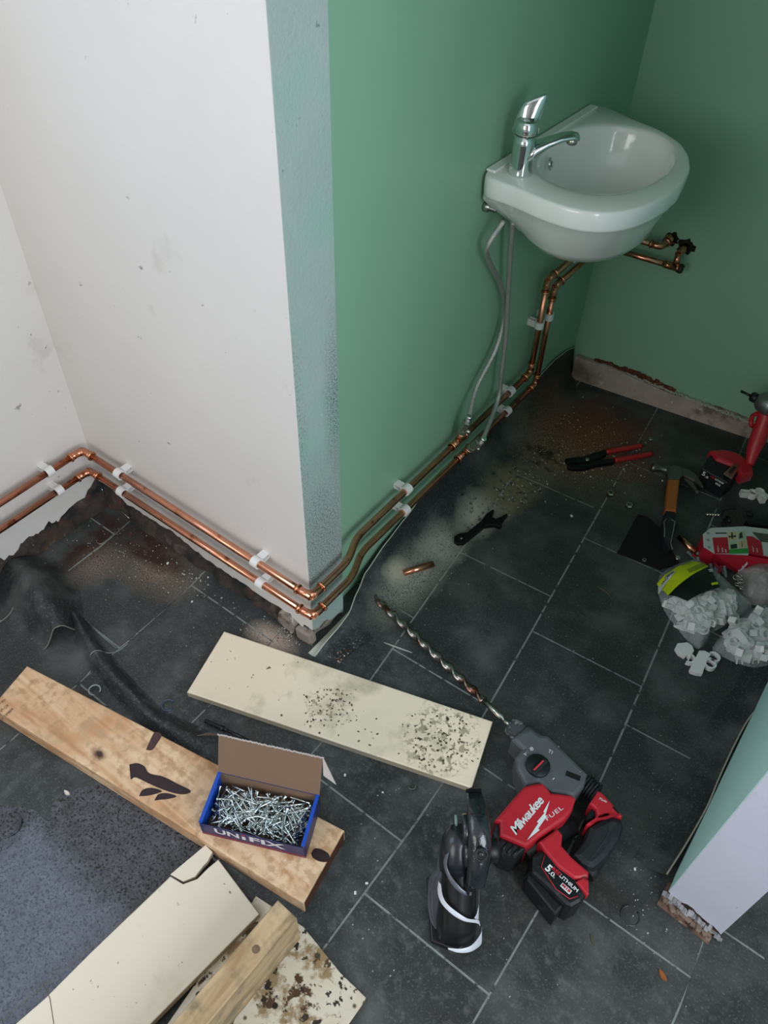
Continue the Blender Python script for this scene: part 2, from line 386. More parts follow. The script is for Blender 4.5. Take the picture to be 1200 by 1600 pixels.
def clip(poly, f):
    out = []
    for i in range(len(poly)):
        a, b = poly[i-1], poly[i]; fa, fb = f(a), f(b)
        if (fa >= 0) != (fb >= 0): t = fa/(fa-fb); out.append(a.lerp(b, t))
        if fb >= 0: out.append(b)
    return out
G = .002
for ci in range(len(cols)-1):
    for k in range(-8, 5):
        y0 = offs[ci]+k*.333; y1 = y0+.333
        if y1 < -2.6 or y0 > 1.40: continue
        base = [(cols[ci]+G, y0+G), (cols[ci+1]-G, y0+G), (cols[ci+1]-G, (y0+y1)/2), (cols[ci+1]-G, y1-G), (cols[ci]+G, y1-G), (cols[ci]+G, (y0+y1)/2)]
        pl = [V(YS(x, y), y+.07*max(0, x-.17)*(1 if y > 0 else 0)*min(1, max(0, y/.2)), 0) for x, y in base]
        pl = clip(pl, lambda p: p.x-(XL-.02)); pl = clip(pl, lambda p: p.y+2.6) if pl else pl; pl = clip(pl, lambda p: 1.40-p.y) if pl else pl
        pl = clip(pl, lambda p: 2.05-p.x) if pl else pl
        if len(pl) < 3: continue
        ym = sum(p.y for p in pl)/len(pl); xm = sum(p.x for p in pl)/len(pl)
        if xm < GX-.1 and min(p.y for p in pl) > .02: 
            continue
        if len(pl) < 3: continue
        MB().prism(pl, (0, 0, -.0013)).build('tile', slate, floor)
# lifted vinyl: upturned along the green wall
vinyl = mat('black_vinyl', '#232829', .5, bump=.3, bscale=70, coords='World', var=.3, vscale=7, layers=tile_layers)
cream_edge = mat('vinyl_backing', '#b9bcae', .7)
S = [(-.026, .028, .004, .07), (.012, .029, .018, .085), (.05, .031, .026, .09), (.089, .027, .028, .10), (.153, .006, .036, .10), (.20, -.008, .047, .10), (.286, -.014, .070, .10), (.376, -.020, .082, .095), (.45, -.022, .10, .09),
     (.525, -.022, .112, .085), (.68, -.022, .118, .08), (.838, -.022, .117, .08), (1.0, -.022, .122, .08), (1.12, -.022, .130, .07), (1.2, -.022, .12, .035), (1.26, -.022, .10, .0)]
def interp(S, y):
    for a, b in zip(S[:-1], S[1:]):
        if y <= b[0]:
            t = (y-a[0])/(b[0]-a[0]); t = t*t*(3-2*t)*.5+t*.5; return [p+(q-p)*t for p, q in zip(a, b)]
    return S[-1]
rows, top, low = [], [], []
for i in range(86):
    y = -.03+1.29*i/85; _, xt, zt, xf = interp(S, y)
    P0, P1, P2 = V(xf, y, .0006), V((xt*.75+xf*.25), y, .0006+zt*.02), V(xt, y, zt)
    row = []
    for k in range(11):
        t = k/10; row.append(P0*(1-t)**2+P1*2*t*(1-t)+P2*t*t+V(0, 0, .002*mnoise.noise(V(y*12, t*3, 1))*t))
    rows.append(row); top.append(row[-1]); low.append(V(min(xt-.004, GX+.028+max(0, .13-y)*.0), y, max(.002, zt-.03)))
up = MB().rings(rows, 0, False, True, closed=False).build('vinyl_upturn', vinyl, floor)
MB().tube(top, .0013, 6).build('cut_edge', cream_edge, up)
fl2 = MB(); rr = []
for p, q in zip(top[:16], low[:16]): rr.append([p, p.lerp(V(.010, p.y, .002), .5)+V(0, 0, -.003), V(min(.010, p.x-.006), p.y, .002)])
fl2.rings(rr, 0, False, True, closed=False).build('curled_backing', cream_edge, up)
# lifted along the right partition
edge = [F(x, y, .024) for x, y in ((1042, 1366), (1076, 1312), (1105, 1260), (1123, 1217), (1147, 1165), (1168, 1126), (1204, 1071))]+[V(.845, .85, .015), V(.845, 1.2, .012)]
edge = catmull(edge, 6); rows = []
for i, p in enumerate(edge):
    P0 = V(p.x-.06, p.y, .0006); P1 = V(p.x-.012, p.y, .001)
    rows.append([P0*(1-t)**2+P1*2*t*(1-t)+p*t*t for t in [k/7 for k in range(8)]])
up2 = MB().rings(rows, 0, False, True, closed=False).build('vinyl_upturn', vinyl, floor)
MB().tube(edge, .0016, 6).build('cut_edge', mat('vinyl_cut_edge', '#a39a8c', .8), up2)
# buckled fold of vinyl on the left: a mound, slit open, running out into a long ridge
fold = [(0, 0, 0), (0, 0, 0), (F(121, 972, 0), .020, .040), (F(140, 1008, 0), .026, .036), (F(165, 1045, 0), .028, .030), (F(200, 1085, 0), .028, .027), (F(240, 1125, 0), .030, .024), (F(285, 1150, 0), .032, .016), (F(345, 1178, 0), .034, .008), (F(390, 1190, 0), .034, .001)]
def ridge(pts, name, parent, n=9, seg=14):
    C = catmull([p for p, a, b in pts], n); m = len(pts)-1; rows = []
    for i, c in enumerate(C):
        s = i/n; k = min(int(s), m-1); t = s-k; wd = pts[k][1]*(1-t)+pts[k+1][1]*t; h = pts[k][2]*(1-t)+pts[k+1][2]*t
        d = (C[min(i+1, len(C)-1)]-C[max(0, i-1)]).normalized(); nn = V(d.y, -d.x, 0).normalized()
        rows.append([c+nn*wd*q+V(0, 0, .0008+h*(.5+.5*math.cos(math.pi*q))*(1+.12*mnoise.noise(V(i*.3, q*3, 5)))) for q in [-1+2*j/seg for j in range(seg+1)]])
    return MB().rings(rows, 0, False, True, closed=False).build(name, vinyl, parent), rows
rg, rows_ = ridge(fold[2:], 'vinyl_ridge', floor)
# the mound, torn open where it meets the ridge
md, rws = ridge([(F(0, 872, 0), .05, .004), (F(28, 893, 0), .075, .040), (F(52, 920, 0), .088, .066), (F(74, 950, 0), .080, .078), (F(90, 980, 0), .062, .070), (F(100, 1000, 0), .046, .052)], 'vinyl_mound', floor, 7, 18)
MB().tube(rws[-1], .0012, 6).build('torn_edge', mat('torn_vinyl', '#77766a', .8), md)
MB().tube(catmull([F(-20, 985, .002), F(0, 972, .004), F(18, 955, .012), F(27, 925, .02), F(33, 900, .02), F(48, 885, .018), F(72, 880, .012)], 6), .0013, 6).build('cut_edge', mat('edge_grey', '#77776e', .8), md)
# printed joint lines carried over the fold
def line_on(name, pts, z=.0012, r=.0011, m=None): return MB().tube(catmull([F(x, y, zz) for x, y, zz in pts], 6), r, 5).build(name, m or grout, floor)
line_on('vinyl_joint', [(133, 967, .01), (155, 990, .006), (182, 1013, .002)], r=.0008)
line_on('vinyl_joint', [(200, 1005, .001), (183, 1018, .001), (166, 1020, .006), (152, 1016, .032), (142, 1022, .03), (143, 1030, .01)])
line_on('vinyl_joint', [(147, 1040, .001), (135, 1056, .001), (115, 1076, .001)])
# wet, gritty film spread over the floor at the lower left
wm = mat('wet_grit', '#53565d', .2, bump=1., bscale=150, bdist=.011, bdetail=8, coords='World', var=.45, vscale=45, layers=(('#121314', 'v110', .30, .20), ('#101112', 210, .54, .60), ('#26231f', 14, .54, .64, ((-.35, -.55, 0), (.3, .12, .3), .6))), rlayers=((.5, 60, .45, .6),), coat=.7)
poly = [F(x, y, .0005) for x, y in ((-60, 1330), (-40, 1265), (40, 1262), (75, 1280), (88, 1250), (150, 1225), (215, 1262), (300, 1300), (330, 1345), (260, 1430), (150, 1520), (60, 1600), (-20, 1660), (-120, 1600))]
c = sum(poly, V(0, 0, 0))/len(poly)
poly2 = []
pc = catmull(poly+[poly[0]], 10)[:-1]
for p in pc: poly2.append(p+(p-c)*.05*mnoise.noise(p*40)+(p-c)*.04*mnoise.noise(p*120))
pud = MB().prism(poly2, (0, 0, -.0004), smooth=False).build('water_film', wm)
tag(pud, 'wet gritty film of dirty water spread over the floor left of the timber plank', 'water', kind='stuff')
# ================================================================== PIPEWORK
copper = mat('copper_pipe', '#d8977a', .22, 1., bump=.06, bscale=60, coords='World', var=.10, vscale=14, layers=(('#8c5138', 30, .58, .68), ('#a07257', 6, .5, .72, ((0, .6, .2), (.3, .9, .5), .5), .8)))
copper_b = mat('copper_fitting', '#cc8a6c', .20, 1., bump=.08, bscale=90, coords='World', var=.12, vscale=30, layers=(('#8e7a4e', 40, .64, .70),))
solder = mat('fitting_rib', '#c9916f', .22, 1.)
R15 = .0080
def pipe_run(name, label, legs, fittings, parent_loc):
    t = empty(name, parent_loc, label, 'pipe', 'copper pipe runs')
    for pth, r in legs: MB().tube(pth, r, 18).build('pipe', copper, t)
    for a, b, c, rr in fittings:
        a, b, c = Vector(a), Vector(b), Vector(c)
        e1 = (a-b).normalized(); e2 = (c-b).normalized(); s = rr
        path = [b+e1*(s+.012)]+fillet([b+e1*s, b, b+e2*s], s*.97, 8)+[b+e2*(s+.012)]
        el = MB().tube(path, R15+.0014, 18).build('elbow', copper_b, t)
        for e in (e1, e2):
            p = b+e*(s+.012)
            MB().lathe(p-e*.003, e, [(0, R15+.001), (.001, R15+.0034), (.003, R15+.0038), (.005, R15+.0034), (.006, R15+.001)], 18).build('rib', solder, el)
    return t
ZU, ZL, OF = .222, .156, .031
XP = XL+.030                                            # pipe line on the left wall
swanU = fillet([V(OF, .01, ZU), V(OF, .092, ZU), V(GX+.031, .150, ZU), V(GX+.031, .30, ZU)], [.028, .028], 7)
swanL = fillet([V(OF, .01, ZL), V(OF, .105, ZL), V(GX+.031, .168, ZL), V(GX+.031, .30, ZL)], [.028, .028], 7)
GP = GX+.031
YV = .905                                               # the pipes rise here
YVl = .955
CB = lambda x, o=.055: YB+.085*(x-GX)-o
ZB, ZA = .500, .458
U1 = V(XP-.0, -2.5, ZU)
upper = pipe_run('copper_pipe_run', 'upper copper pipe with soldered elbows clipped low along the three walls', [
    ([V(XP, -1.6, ZU), V(XP, -OF-.0, ZU)], R15), ([V(XP, -OF, ZU), V(OF, -OF, ZU)], R15), ([V(OF, -OF, ZU)]+swanU+[V(GP, YV, ZU)], R15),
    ([V(GP, YV, ZU), V(GP, YV, ZB)], R15), ([V(GP, YV, ZB), V(GP, 1.215, ZB)], R15), ([V(GP, 1.225, ZB), V(.150, CB(.15), ZB)], R15)],
    [(V(XP, -1, ZU), V(XP, -OF, ZU), V(0, -OF, ZU), .022), (V(-1, -OF, ZU), V(OF, -OF, ZU), V(OF, 1, ZU), .022),
     (V(GP, 0, ZU), V(GP, YV, ZU), V(GP, YV, 1), .018), (V(GP, YV, 0), V(GP, YV, ZB), V(GP, 2, ZB), .022), (V(GP, 0, ZB), V(GP, 1.228, ZB), V(.15, CB(.15), ZB), .018),
     (V(0, CB(0), ZB), V(.155, CB(.155), ZB), V(.155, 2, ZB), .016)], (XP, -OF, 0))
lower = pipe_run('copper_pipe_run', 'lower copper pipe with soldered elbows running just below its twin', [
    ([V(XP, -1.6, ZL), V(XP, -OF, ZL)], R15), ([V(XP, -OF, ZL), V(OF, -OF, ZL)], R15), ([V(OF, -OF, ZL)]+swanL+[V(GP, YVl, ZL)], R15),
    ([V(GP, YVl, ZL), V(GP, YVl, ZA)], R15), ([V(GP, YVl, ZA), V(GP, 1.21, ZA)], R15), ([V(GP+.005, 1.222, ZA), V(.205, CB(.205), ZA)], R15)],
    [(V(XP, -1, ZL), V(XP, -OF, ZL), V(0, -OF, ZL), .022), (V(-1, -OF, ZL), V(OF, -OF, ZL), V(OF, 1, ZL), .022),
     (V(GP, 0, ZL), V(GP, YVl, ZL), V(GP, YVl, 1), .018), (V(GP, YVl, 0), V(GP, YVl, ZA), V(GP, 2, ZA), .022), (V(GP, 0, ZA), V(GP, 1.225, ZA), V(.15, CB(.15), ZA), .018)], (XP, -OF, 0))
# tees with compression ends for the hoses
brassy = mat('plated_brass', '#b3a07c', .22, 1., bump=.1, bscale=90, var=.2, vscale=40)
chrome = mat('chrome', '#dfe3e3', .06, 1.)
steelm = mat('nickel_nut', '#b9b8ac', .22, 1., bump=.1, bscale=120)
nozzles = []
for t, y, z in ((upper, .552, ZU), (lower, .588, ZL)):
    p = V(GP, y, z); tee = MB().tube([p-V(0, .030, 0), p+V(0, .030, 0)], R15+.0016, 18); d = V(.55, 0, .83).normalized() if t is lower else V(.25, .0, .97).normalized()
    tee.tube([p, p+d*.030], R15+.0016, 18); te = tee.build('tee', copper_b, t)
    for q, e in ((p-V(0, .030, 0), V(0, 1, 0)), (p+V(0, .024, 0), V(0, 1, 0)), (p+d*.026, d)):
        MB().lathe(q, e, [(0, R15+.001), (.001, R15+.0036), (.003, R15+.004), (.005, R15+.0036), (.006, R15+.001)], 18).build('rib', solder, te)
    b = MB().lathe(p+d*.030, d, [(0, .008), (.002, .0115), (.012, .0115), (.013, .009), (.02, .009), (.021, .0125), (.034, .0125), (.036, .008)], 6, smooth=False)
    b.lathe(p+d*.020, d, [(0, .0085), (.055, .0085)], 16); b.lathe(p+d*.046, V(.9, .1, -.2), [(0, .005), (.017, .005), (.018, .003)], 12)
    b.build('isolating_valve', steelm, t); nozzles.append((p+d*.066, d))
# open ends at the back wall
fitm = mat('old_fitting', '#3a3430', .6, .6, bump=1, bscale=120)
MB().lathe(V(.155, CB(.155)+.05, ZB), V(0, 1, 0), [(-.016, .012), (-.004, .0135), (.0, .0155)], 16).build('stub_collar', copper_b, upper)
MB().lathe(V(.203, CB(.203), ZA), (bu), [(-.03, R15+.002), (-.02, R15+.0022), (.004, R15+.0022), (.005, R15+.004), (.010, R15+.004), (.011, .005)], 18).build('end_coupling', copper_b, lower)
MB().lathe(V(.208, CB(.208), ZA), (bu), [(.004, R15+.004), (.010, R15+.005), (.016, R15+.002)], 14).build('black_plug', fitm, lower)
hole = MB()
for (cx, cz, rr_) in ((.157, ZB, .020), (.200, .492, .023)):
    pts = []
    for i in range(22): a = i/22*2*math.pi; r = rr_*random.uniform(.75, 1.15); x = cx+math.cos(a)*r; pts.append(V(x, yback(x)-.0008, cz+math.sin(a)*r))
    hole.prism(pts, (0, .003, 0))
hole.build('wall_hole', mat('hole_dark', '#1c1714', 1., bump=1), wb)
b_ = MB().tube([V(.200, yback(.2)+.01, .492), V(.200, CB(.2)+.004, .492)], .0095, 14).tube([V(.200, CB(.2)+.006, .493), V(.203, CB(.2)-.002, .463)], .0085, 14)
b_.build('wall_spur', copper_b, lower)
# ------------------------------------------------------------------ pipe clips
clipm = mat('white_plastic_clip', '#dcdad6', .42, bump=.05)
def clip_parts():
    """ring round the origin, axis Y; block towards -X down to the wall at -.031"""
    b = MB(); ro, ri, hw = .0122, .0084, .009; out, inn = [], []
    for i in range(21):
        a = R_(-142+284*i/20)+math.pi
        a = 2*math.pi*i/20
        out.append((math.cos(a)*ro, math.sin(a)*ro)); inn.append((math.cos(a)*ri, math.sin(a)*ri))
    vs, fs = [], []
    for k in range(21):
        for y in (-hw, hw):
            vs.append((out[k][0], y, out[k][1])); vs.append((inn[k][0], y, inn[k][1]))
    for k in range(20):
        a = k*4; c = a+4
        fs += [(a, a+2, c+2, c), (a+1, c+1, c+3, a+3), (a, c, c+1, a+1), (a+2, a+3, c+3, c+2)]
        b.add(vs, fs, 0, False)
    blk = MB(); blk.box((-.0205, 0, .0062), (.020, .018, .0022), bev=.0005); blk.box((-.0205, 0, -.0062), (.020, .018, .0022), bev=.0005)
    blk.box((-.0118, 0, 0), (.0026, .018, .0146), bev=.0005); blk.box((-.0300, 0, 0), (.002, .018, .0146), bev=.0005); blk.box((-.021, 0, 0), (.018, .0016, .0122))
    return b, blk
def add_clip(loc, rz, label, group, rx=0, first=[None]):
    if first[0] is None:
        a, b = clip_parts(); t = empty('pipe_clip', (0, 0, 0), label, 'pipe clip', group)
        a.build('clip_jaw', clipm, t); b.build('clip_base', clipm, t); first[0] = t; o = t
    else: o = copy_tree(first[0]); o['label'] = label; o['group'] = group
    o.location = loc; o.rotation_euler = (rx, 0, rz) if not isinstance(rz, Matrix) else rz.to_euler(); return o
grp = 'white clips holding the copper pipes'
def yz(px, py): p = FX(px, py, GP); return p
# left wall
for py_, z, lb in ((-.125, ZU, 'white clip holding the upper pipe on the left wall'), (-.120, ZL, 'white clip holding the lower pipe on the left wall')):
    add_clip((XP, py_, z), 0, lb, grp)
for x, z, lb in ((-.548, ZU, 'white clip on the upper pipe of the front wall, near the left corner'), (-.560, ZL, 'white clip on the lower pipe of the front wall, near the left corner'),
                 (-.118, ZU, 'white clip on the upper pipe of the front wall, near the pier edge'), (-.112, ZL, 'white clip on the lower pipe of the front wall, near the pier edge')):
    add_clip((x, -OF, z), R_(-90), lb, grp)
for y, z, lb in ((.338, ZU, 'white clip on the upper pipe at mid green wall'), (.335, ZL, 'white clip on the lower pipe at mid green wall'),
                 (.80, ZU, 'white clip on the upper pipe right of the hoses'), (.80, ZL, 'white clip on the lower pipe right of the hoses')):
    add_clip((GP, y, z), 0, lb, grp)
RX90 = Matrix.Rotation(R_(90), 3, 'X')
add_clip((GP, YV, .372), RX90, 'white clip round the rising pipe nearer the hoses', grp); add_clip((GP, YVl, .372), RX90, 'white clip round the rising pipe nearer the corner', grp)
add_clip((GP, 1.045, ZB), 0, 'white clip on the short pipe right under the basin', grp)
# ================================================================== BASIN
cer = mat('white_ceramic', '#f1f1ee', .12, coat=.6, coords='World')
cer_in = cer
ZR = .862
ctr = V(.115, .800, 0)
outer_px = [(745, 271), (775, 281), (805, 292), (840, 308), (875, 321), (910, 330), (945, 333), (985, 329), (1015, 319), (1045, 303), (1067, 285), (1079, 262), (1077, 242), (1064, 222), (1032, 202), (980, 182)]
op = [F(x, y, ZR) for x, y in outer_px]; op = [V(max(p.x, GX), p.y, 0) for p in op]
op = [V(GX, .575, 0), V(GX+.02, .557, 0)]+op[1:]+[V(GX+.02, 1.045, 0), V(GX, 1.03, 0)]
def radial(poly, th):
    d = V(math.cos(th), math.sin(th), 0); best = 1e9
    for i in range(len(poly)):
        a, b = poly[i-1]-ctr, poly[i]-ctr; e = b-a; den = d.x*e.y-d.y*e.x
        if abs(den) < 1e-12: continue
        t = (a.x*e.y-a.y*e.x)/den; s_ = (a.x*d.y-a.y*d.x)/den
        if t > 0 and -1e-6 <= s_ <= 1+1e-6: best = min(best, t)
    return best
NB = 96
inpx = [(836, 268), (848, 286), (875, 300), (905, 308), (938, 311), (975, 308), (1010, 297), (1040, 279), (1054, 258), (1050, 238), (1030, 222), (1005, 212), (975, 206), (945, 204), (910, 207), (880, 216), (852, 236)]
ip = [F(x, y, ZR-.012) for x, y in inpx]; ip = [V(p.x, p.y, 0) for p in ip]
ths = [2*math.pi*i/NB for i in range(NB)]
Ro = [radial(op, t) for t in ths]; Ri = [radial(ip, t) for t in ths]
def smooth(a, n=2):
    for _ in range(n): a = [(a[i-1]+2*a[i]+a[(i+1) % len(a)])/4 for i in range(len(a))]
    return a
Ri = smooth(Ri, 5); Ro = smooth(Ro, 2)
def ring(rad, z, c=ctr): return [V(max(GX+.0004, c.x+math.cos(t)*r), c.y+math.sin(t)*r, z) for t, r in zip(ths, rad)]
def mixr(a, b, t): return [x*(1-t)+y*t for x, y in zip(a, b)]
flat = [.02]*NB; bc = V(.125, .80, 0)
bwl = [.155 if math.cos(t) > 0 else .155 for t in ths]
elp = [1/math.sqrt((math.cos(t)/.125)**2+(math.sin(t)/.165)**2) for t in ths]
back = [min(r, abs((GX-ctr.x)/math.cos(t)) if math.cos(t) < -.01 else 9) for t, r in zip(ths, elp)]
und = [ (min(Ro[i]*.93, Ro[i]-.012)) for i in range(NB)]
wallish = [Ro[i] if math.cos(ths[i]) < -.5 else und[i] for i in range(NB)]
rings_ = []
rings_ += [ring([.03]*NB, ZR-.178), ring(mixr(flat, back, .55), ZR-.176), ring(mixr(flat, back, .85), ZR-.160), ring(mixr(back, wallish, .10), ZR-.135), ring(mixr(back, wallish, .45), ZR-.100), ring(mixr(back, wallish, .8), ZR-.070),
           ring(wallish, ZR-.048), ring(mixr(wallish, Ro, .35), ZR-.042), ring(mixr(wallish, Ro, .9), ZR-.039), ring(Ro, ZR-.034), ring([r+.001 for r in Ro], ZR-.020), ring([r+.0005 for r in Ro], ZR-.005), ring([r-.0015 for r in Ro], ZR-.0015), ring([r-.005 for r in Ro], ZR)]
rings_ += [ring(mixr(Ro, Ri, .8), ZR-.0005), ring([r+.003 for r in Ri], ZR-.0015), ring([r-.001 for r in Ri], ZR-.005), ring([r-.004 for r in Ri], ZR-.018), ring(mixr(Ri, flat, .09), ZR-.045), ring(mixr(Ri, flat, .2), ZR-.075), ring(mixr(Ri, flat, .42), ZR-.105), ring(mixr(Ri, flat, .7), ZR-.120), ring([.021]*NB, ZR-.125)]
basin = empty('hand_basin', (GX, .80, .69), 'white ceramic wall-hung hand basin with curved front on the green wall', 'basin')
MB().rings(rings_, 0, True, True).build('bowl', cer, basin)
MB().lathe(V(ctr.x, ctr.y, ZR-.126), (0, 0, 1), [(0, .02), (.003, .0205), (.004, .017), (.002, .012), (-.004, .011)], 24).build('drain', chrome, basin)
led = MB()                                               # raised back ledge along the wall
led.box((GX+.012, .803, ZR+.0012), (.020, .432, .0045), bev=.002); led.build('back_ledge', cer, basin)
po = F(861, 257, ZR-.03); po = V(.028, .742, ZR-.032)
MB().lathe(V(.0225, .757, ZR-.030), V(1, .25, .25), [(0, .0125), (.004, .0125), (.006, .010), (.005, .0065), (.001, .006)], 20).build('overflow_ring', chrome, basin)
MB().lathe(V(.0245, .7575, ZR-.0298), V(1, .25, .25), [(0, .006), (.0015, .006)], 16).build('overflow_hole', fitm, basin)
MB().lathe(V(GX+.0, .60, ZR-.075), (1, 0, 0), [(0, .010), (.012, .010), (.014, .006), (.03, .005)], 6).build('fixing_bolt', steelm, basin)
# tap
TB = F(813, 270, ZR); TB.z = ZR
tap = empty('basin_tap', TB, 'chrome lever basin tap standing on the left end of the basin', 'tap')
up_ = V(0, 0, 1)
MB().lathe(TB, up_, [(0, .0225), (.003, .0230), (.02, .0215), (.055, .0208), (.071, .0206)], 32).build('tap_body', chrome, tap)
sd = V(.068, .060, 0).normalized()
sw = V(-sd.y, sd.x, 0)
spr = []
for t, wd, ht, dz, ln in ((0, .018, .018, .034, .005), (.15, .017, .014, .042, .018), (.4, .014, .0095, .054, .040), (.7, .0125, .0075, .064, .066), (.9, .0125, .007, .067, .086), (1, .0115, .006, .065, .098)):
    c = TB+sd*ln+up_*dz; spr.append([c+sw*math.cos(a)*wd*1.2+up_*math.sin(a)*ht for a in [2*math.pi*k/20 for k in range(20)]])
MB().rings(spr, 0, True, True).build('spout', chrome, tap)
MB().lathe(TB+sd*.088+up_*.064, V(0, 0, -1), [(0, .0105), (.010, .0102), (.012, .008)], 20).build('aerator', steelm, tap)
MB().lathe(TB+up_*.072, up_, [(0, .0205), (.002, .0222), (.010, .0222), (.022, .0205), (.026, .016)], 32).build('lever_cap', chrome, tap)
lv = []
wdv = V(.81, .58, 0); tv = V(-.52, .73, .35).normalized()
for t, wd, th in ((0, .0225, .020), (.25, .0235, .017), (.5, .0230, .011), (.75, .0220, .007), (.92, .0195, .005), (1, .015, .003)):
    c = TB+up_*.080+V(-.010, .008, 0)+(V(.012, .010, .050)*t)
    lv.append([c+wdv*math.cos(a)*wd+tv*math.sin(a)*th+up_*math.cos(a)*.006 for a in [2*math.pi*k/20 for k in range(20)]])
MB().rings(lv, 0, True, True).build('lever', chrome, tap)
# flexible hoses
braid = mat('braided_hose', '#b4b4b0', .35, .7, bump=1., bscale=420, bdist=.0015, var=.35, vscale=500)
def hose(label, pts, end, d):
    t = empty('flexible_hose', end, label, 'hose', 'flexible hoses under the basin')
    path = catmull(pts+[end+d*.020, end+d*.004], 10)
    MB().tube(path, .0056, 12).build('braid', braid, t)
    MB().lathe(end-d*.006, d, [(0, .011), (.001, .0122), (.013, .0122), (.014, .009)], 6, smooth=False).build('nut', steelm, t)
    MB().lathe(end+d*.008, d, [(0, .0078), (.018, .0078), (.020, .006)], 16).build('ferrule', chrome, t)
    return t
h1 = [FX(787, 345, .02), FX(762, 385, .01), FX(765, 410, .0), FX(784, 450, .0), FX(789, 490, -.002), FX(775, 545, .0), FX(745, 605, .0)]
h2 = [FX(801, 345, .02), FX(797, 400, .015), FX(794, 460, .012), FX(791, 520, .012), FX(784, 580, .014), FX(778, 625, .018)]
hose('braided steel hose looping left to the upper pipe', h1, *nozzles[0]); hose('braided steel hose hanging straight down to the lower pipe', h2, *nozzles[1])
# ================================================================== loose skirting board at the back wall
sk = MB(); n_ = 46; f_, b_2 = [], []
p0, p1 = V(GX+.022, YB-.030, 0), V(.545, yback(.545)-.012, 0)
topz = lambda t: .074-.022*t+(.006*math.sin(t*9)+random.uniform(-.002, .002))*(1 if .15 < t else .3)
skm = mat('bare_plaster_board', '#a5958a', .9, bump=.7, bscale=45, coords='World', var=.18, vscale=14, layers=(('#6f6058', 12, .56, .66), ('#c3b7ab', 30, .62, .68), ('#4a342c', 70, .69, .72), ('#6b5c4c', 10, .3, .6, ((0, 1.26, .02), (.10, .06, .06), .5))))
tops = []
for i in range(n_+1):
    t = i/n_; b0 = p0.lerp(p1, t); tz = topz(t); f_.append(b0); tops.append(b0+V(-.004, .010, tz))
bk = [V(p.x, p.y+.014, p.z) for p in tops]; bb = [V(p.x, p.y+.016, 0) for p in f_]
r4 = [[a, b, c, d] for a, b, c, d in zip(f_, tops, bk, bb)]
skb = tag(MB().rings(r4, 0, True, False).build('skirting_board', skm), 'bare plaster-coated skirting strip leaning at the foot of the back wall', 'skirting board')
brk = MB()
for i in range(60):
    t = .10+.45*i/60; p = p0.lerp(p1, t); x = p.x; hgt = .076-.02*t
    brk.box((x, yback(x)-.004, hgt+random.uniform(-.002, .006)*math.sin(math.pi*(t-.1)/.45)*2), (.012, .010, .008), Matrix.Rotation(random.random(), 3, 'X'))
brk.build('exposed_brick', mat('exposed_brick', '#5d3020', .95, bump=1, bscale=80, var=.4, vscale=60, coords='World', layers=(('#7d7a68', 60, .6, .66),)), wb)
chip = MB()
for i in range(70):
    t = .28+.72*i/70; p = p0.lerp(p1, t); x = p.x
    chip.box((x, yback(x)-.006, .072-.024*t+random.uniform(0, .005)), (.010, .008, random.uniform(.002, .007)), Matrix.Rotation(random.random(), 3, 'Y'))
chip.build('chipped_paint_edge', mat('chipped_plaster', '#a7ab9a', .9, bump=1, bscale=90), wb)
# ================================================================== BOARDS
def foot_layers(c, ang_r=(.10, .07, .05), col='#4b4334'):
    return [(col, 'v70', .24, .17, (c, ang_r, .5)), ('#8d8468', 55, .57, .60, (c, ang_r, .7)), (col, 120, .635, .655, (c, ang_r, .6))]
cc = F(640, 1130, .03); c2 = F(690, 1150, .03); c3 = F(510, 1100, .03)
cream = mat('cream_painted_board', '#e9dac0', .42, bump=.12, bscale=40, coords='World', var=.03, layers=[
    ('#b9af92', 9, .56, .75), ('#3c3426', 'v95', .27, .18, ((c2.x, c2.y, .03), (.075, .095, .08), .35)), ('#4a4030', 95, .58, .61, ((c2.x, c2.y, .03), (.085, .10, .08), .4)), ('#8f866a', 60, .53, .58, ((c2.x, c2.y, .03), (.085, .10, .08), .4), .8),
    ('#433a2a', 'v120', .24, .16, ((c3.x, c3.y, .03), (.050, .05, .08), .4)), ('#8f866a', 80, .54, .58, ((c3.x, c3.y, .03), (.055, .05, .08), .5), .8), ('#6b614a', 70, .69, .71), ('#5a4d38', 'v22', .07, .05)])
edge_mdf = mat('board_edge', '#a99f88', .6, coords='World', var=.1, vscale=30)
def board(name, label, cat, px, zt, th, m, me_, bev=.0025, group=None):
    b = MB().prism([F(x, y, zt) for x, y in px], (0, 0, -th), 0, bev, 1)
    o = b.build(name, [m, me_]); tag(o, label, cat, group); return o
board('painted_board', 'long cream painted board speckled with dirty boot prints, between pier foot and drill', 'board', [(350, 986), (770, 1127), (737, 1231), (292, 1081)], .020, .0185, cream, edge_mdf)
# dents and clods of the boot prints, proud of the paint
clod = MB(); rnd = random.Random(4)
for i in range(150):
    a = rnd.random(); px = 480+a*270 if i > 45 else rnd.uniform(470, 560); py = rnd.uniform(1075, 1195) if i > 45 else rnd.uniform(1075, 1140)
    if not (py > 1010+(px-350)*.335+6 and py < 1081+(px-292)*.337-10): continue
    p = F(px, py, .0203); s = rnd.uniform(.0008, .0028)
    clod.box(p, (s*rnd.uniform(1, 2.2), s, .0010), Matrix.Rotation(rnd.random()*3, 3, 'Z'))
tag(clod.build('mud_crumbs', mat('mud', '#4a4130', .95)), 'brown specks of mud trodden onto the long cream board', 'dirt', kind='stuff')
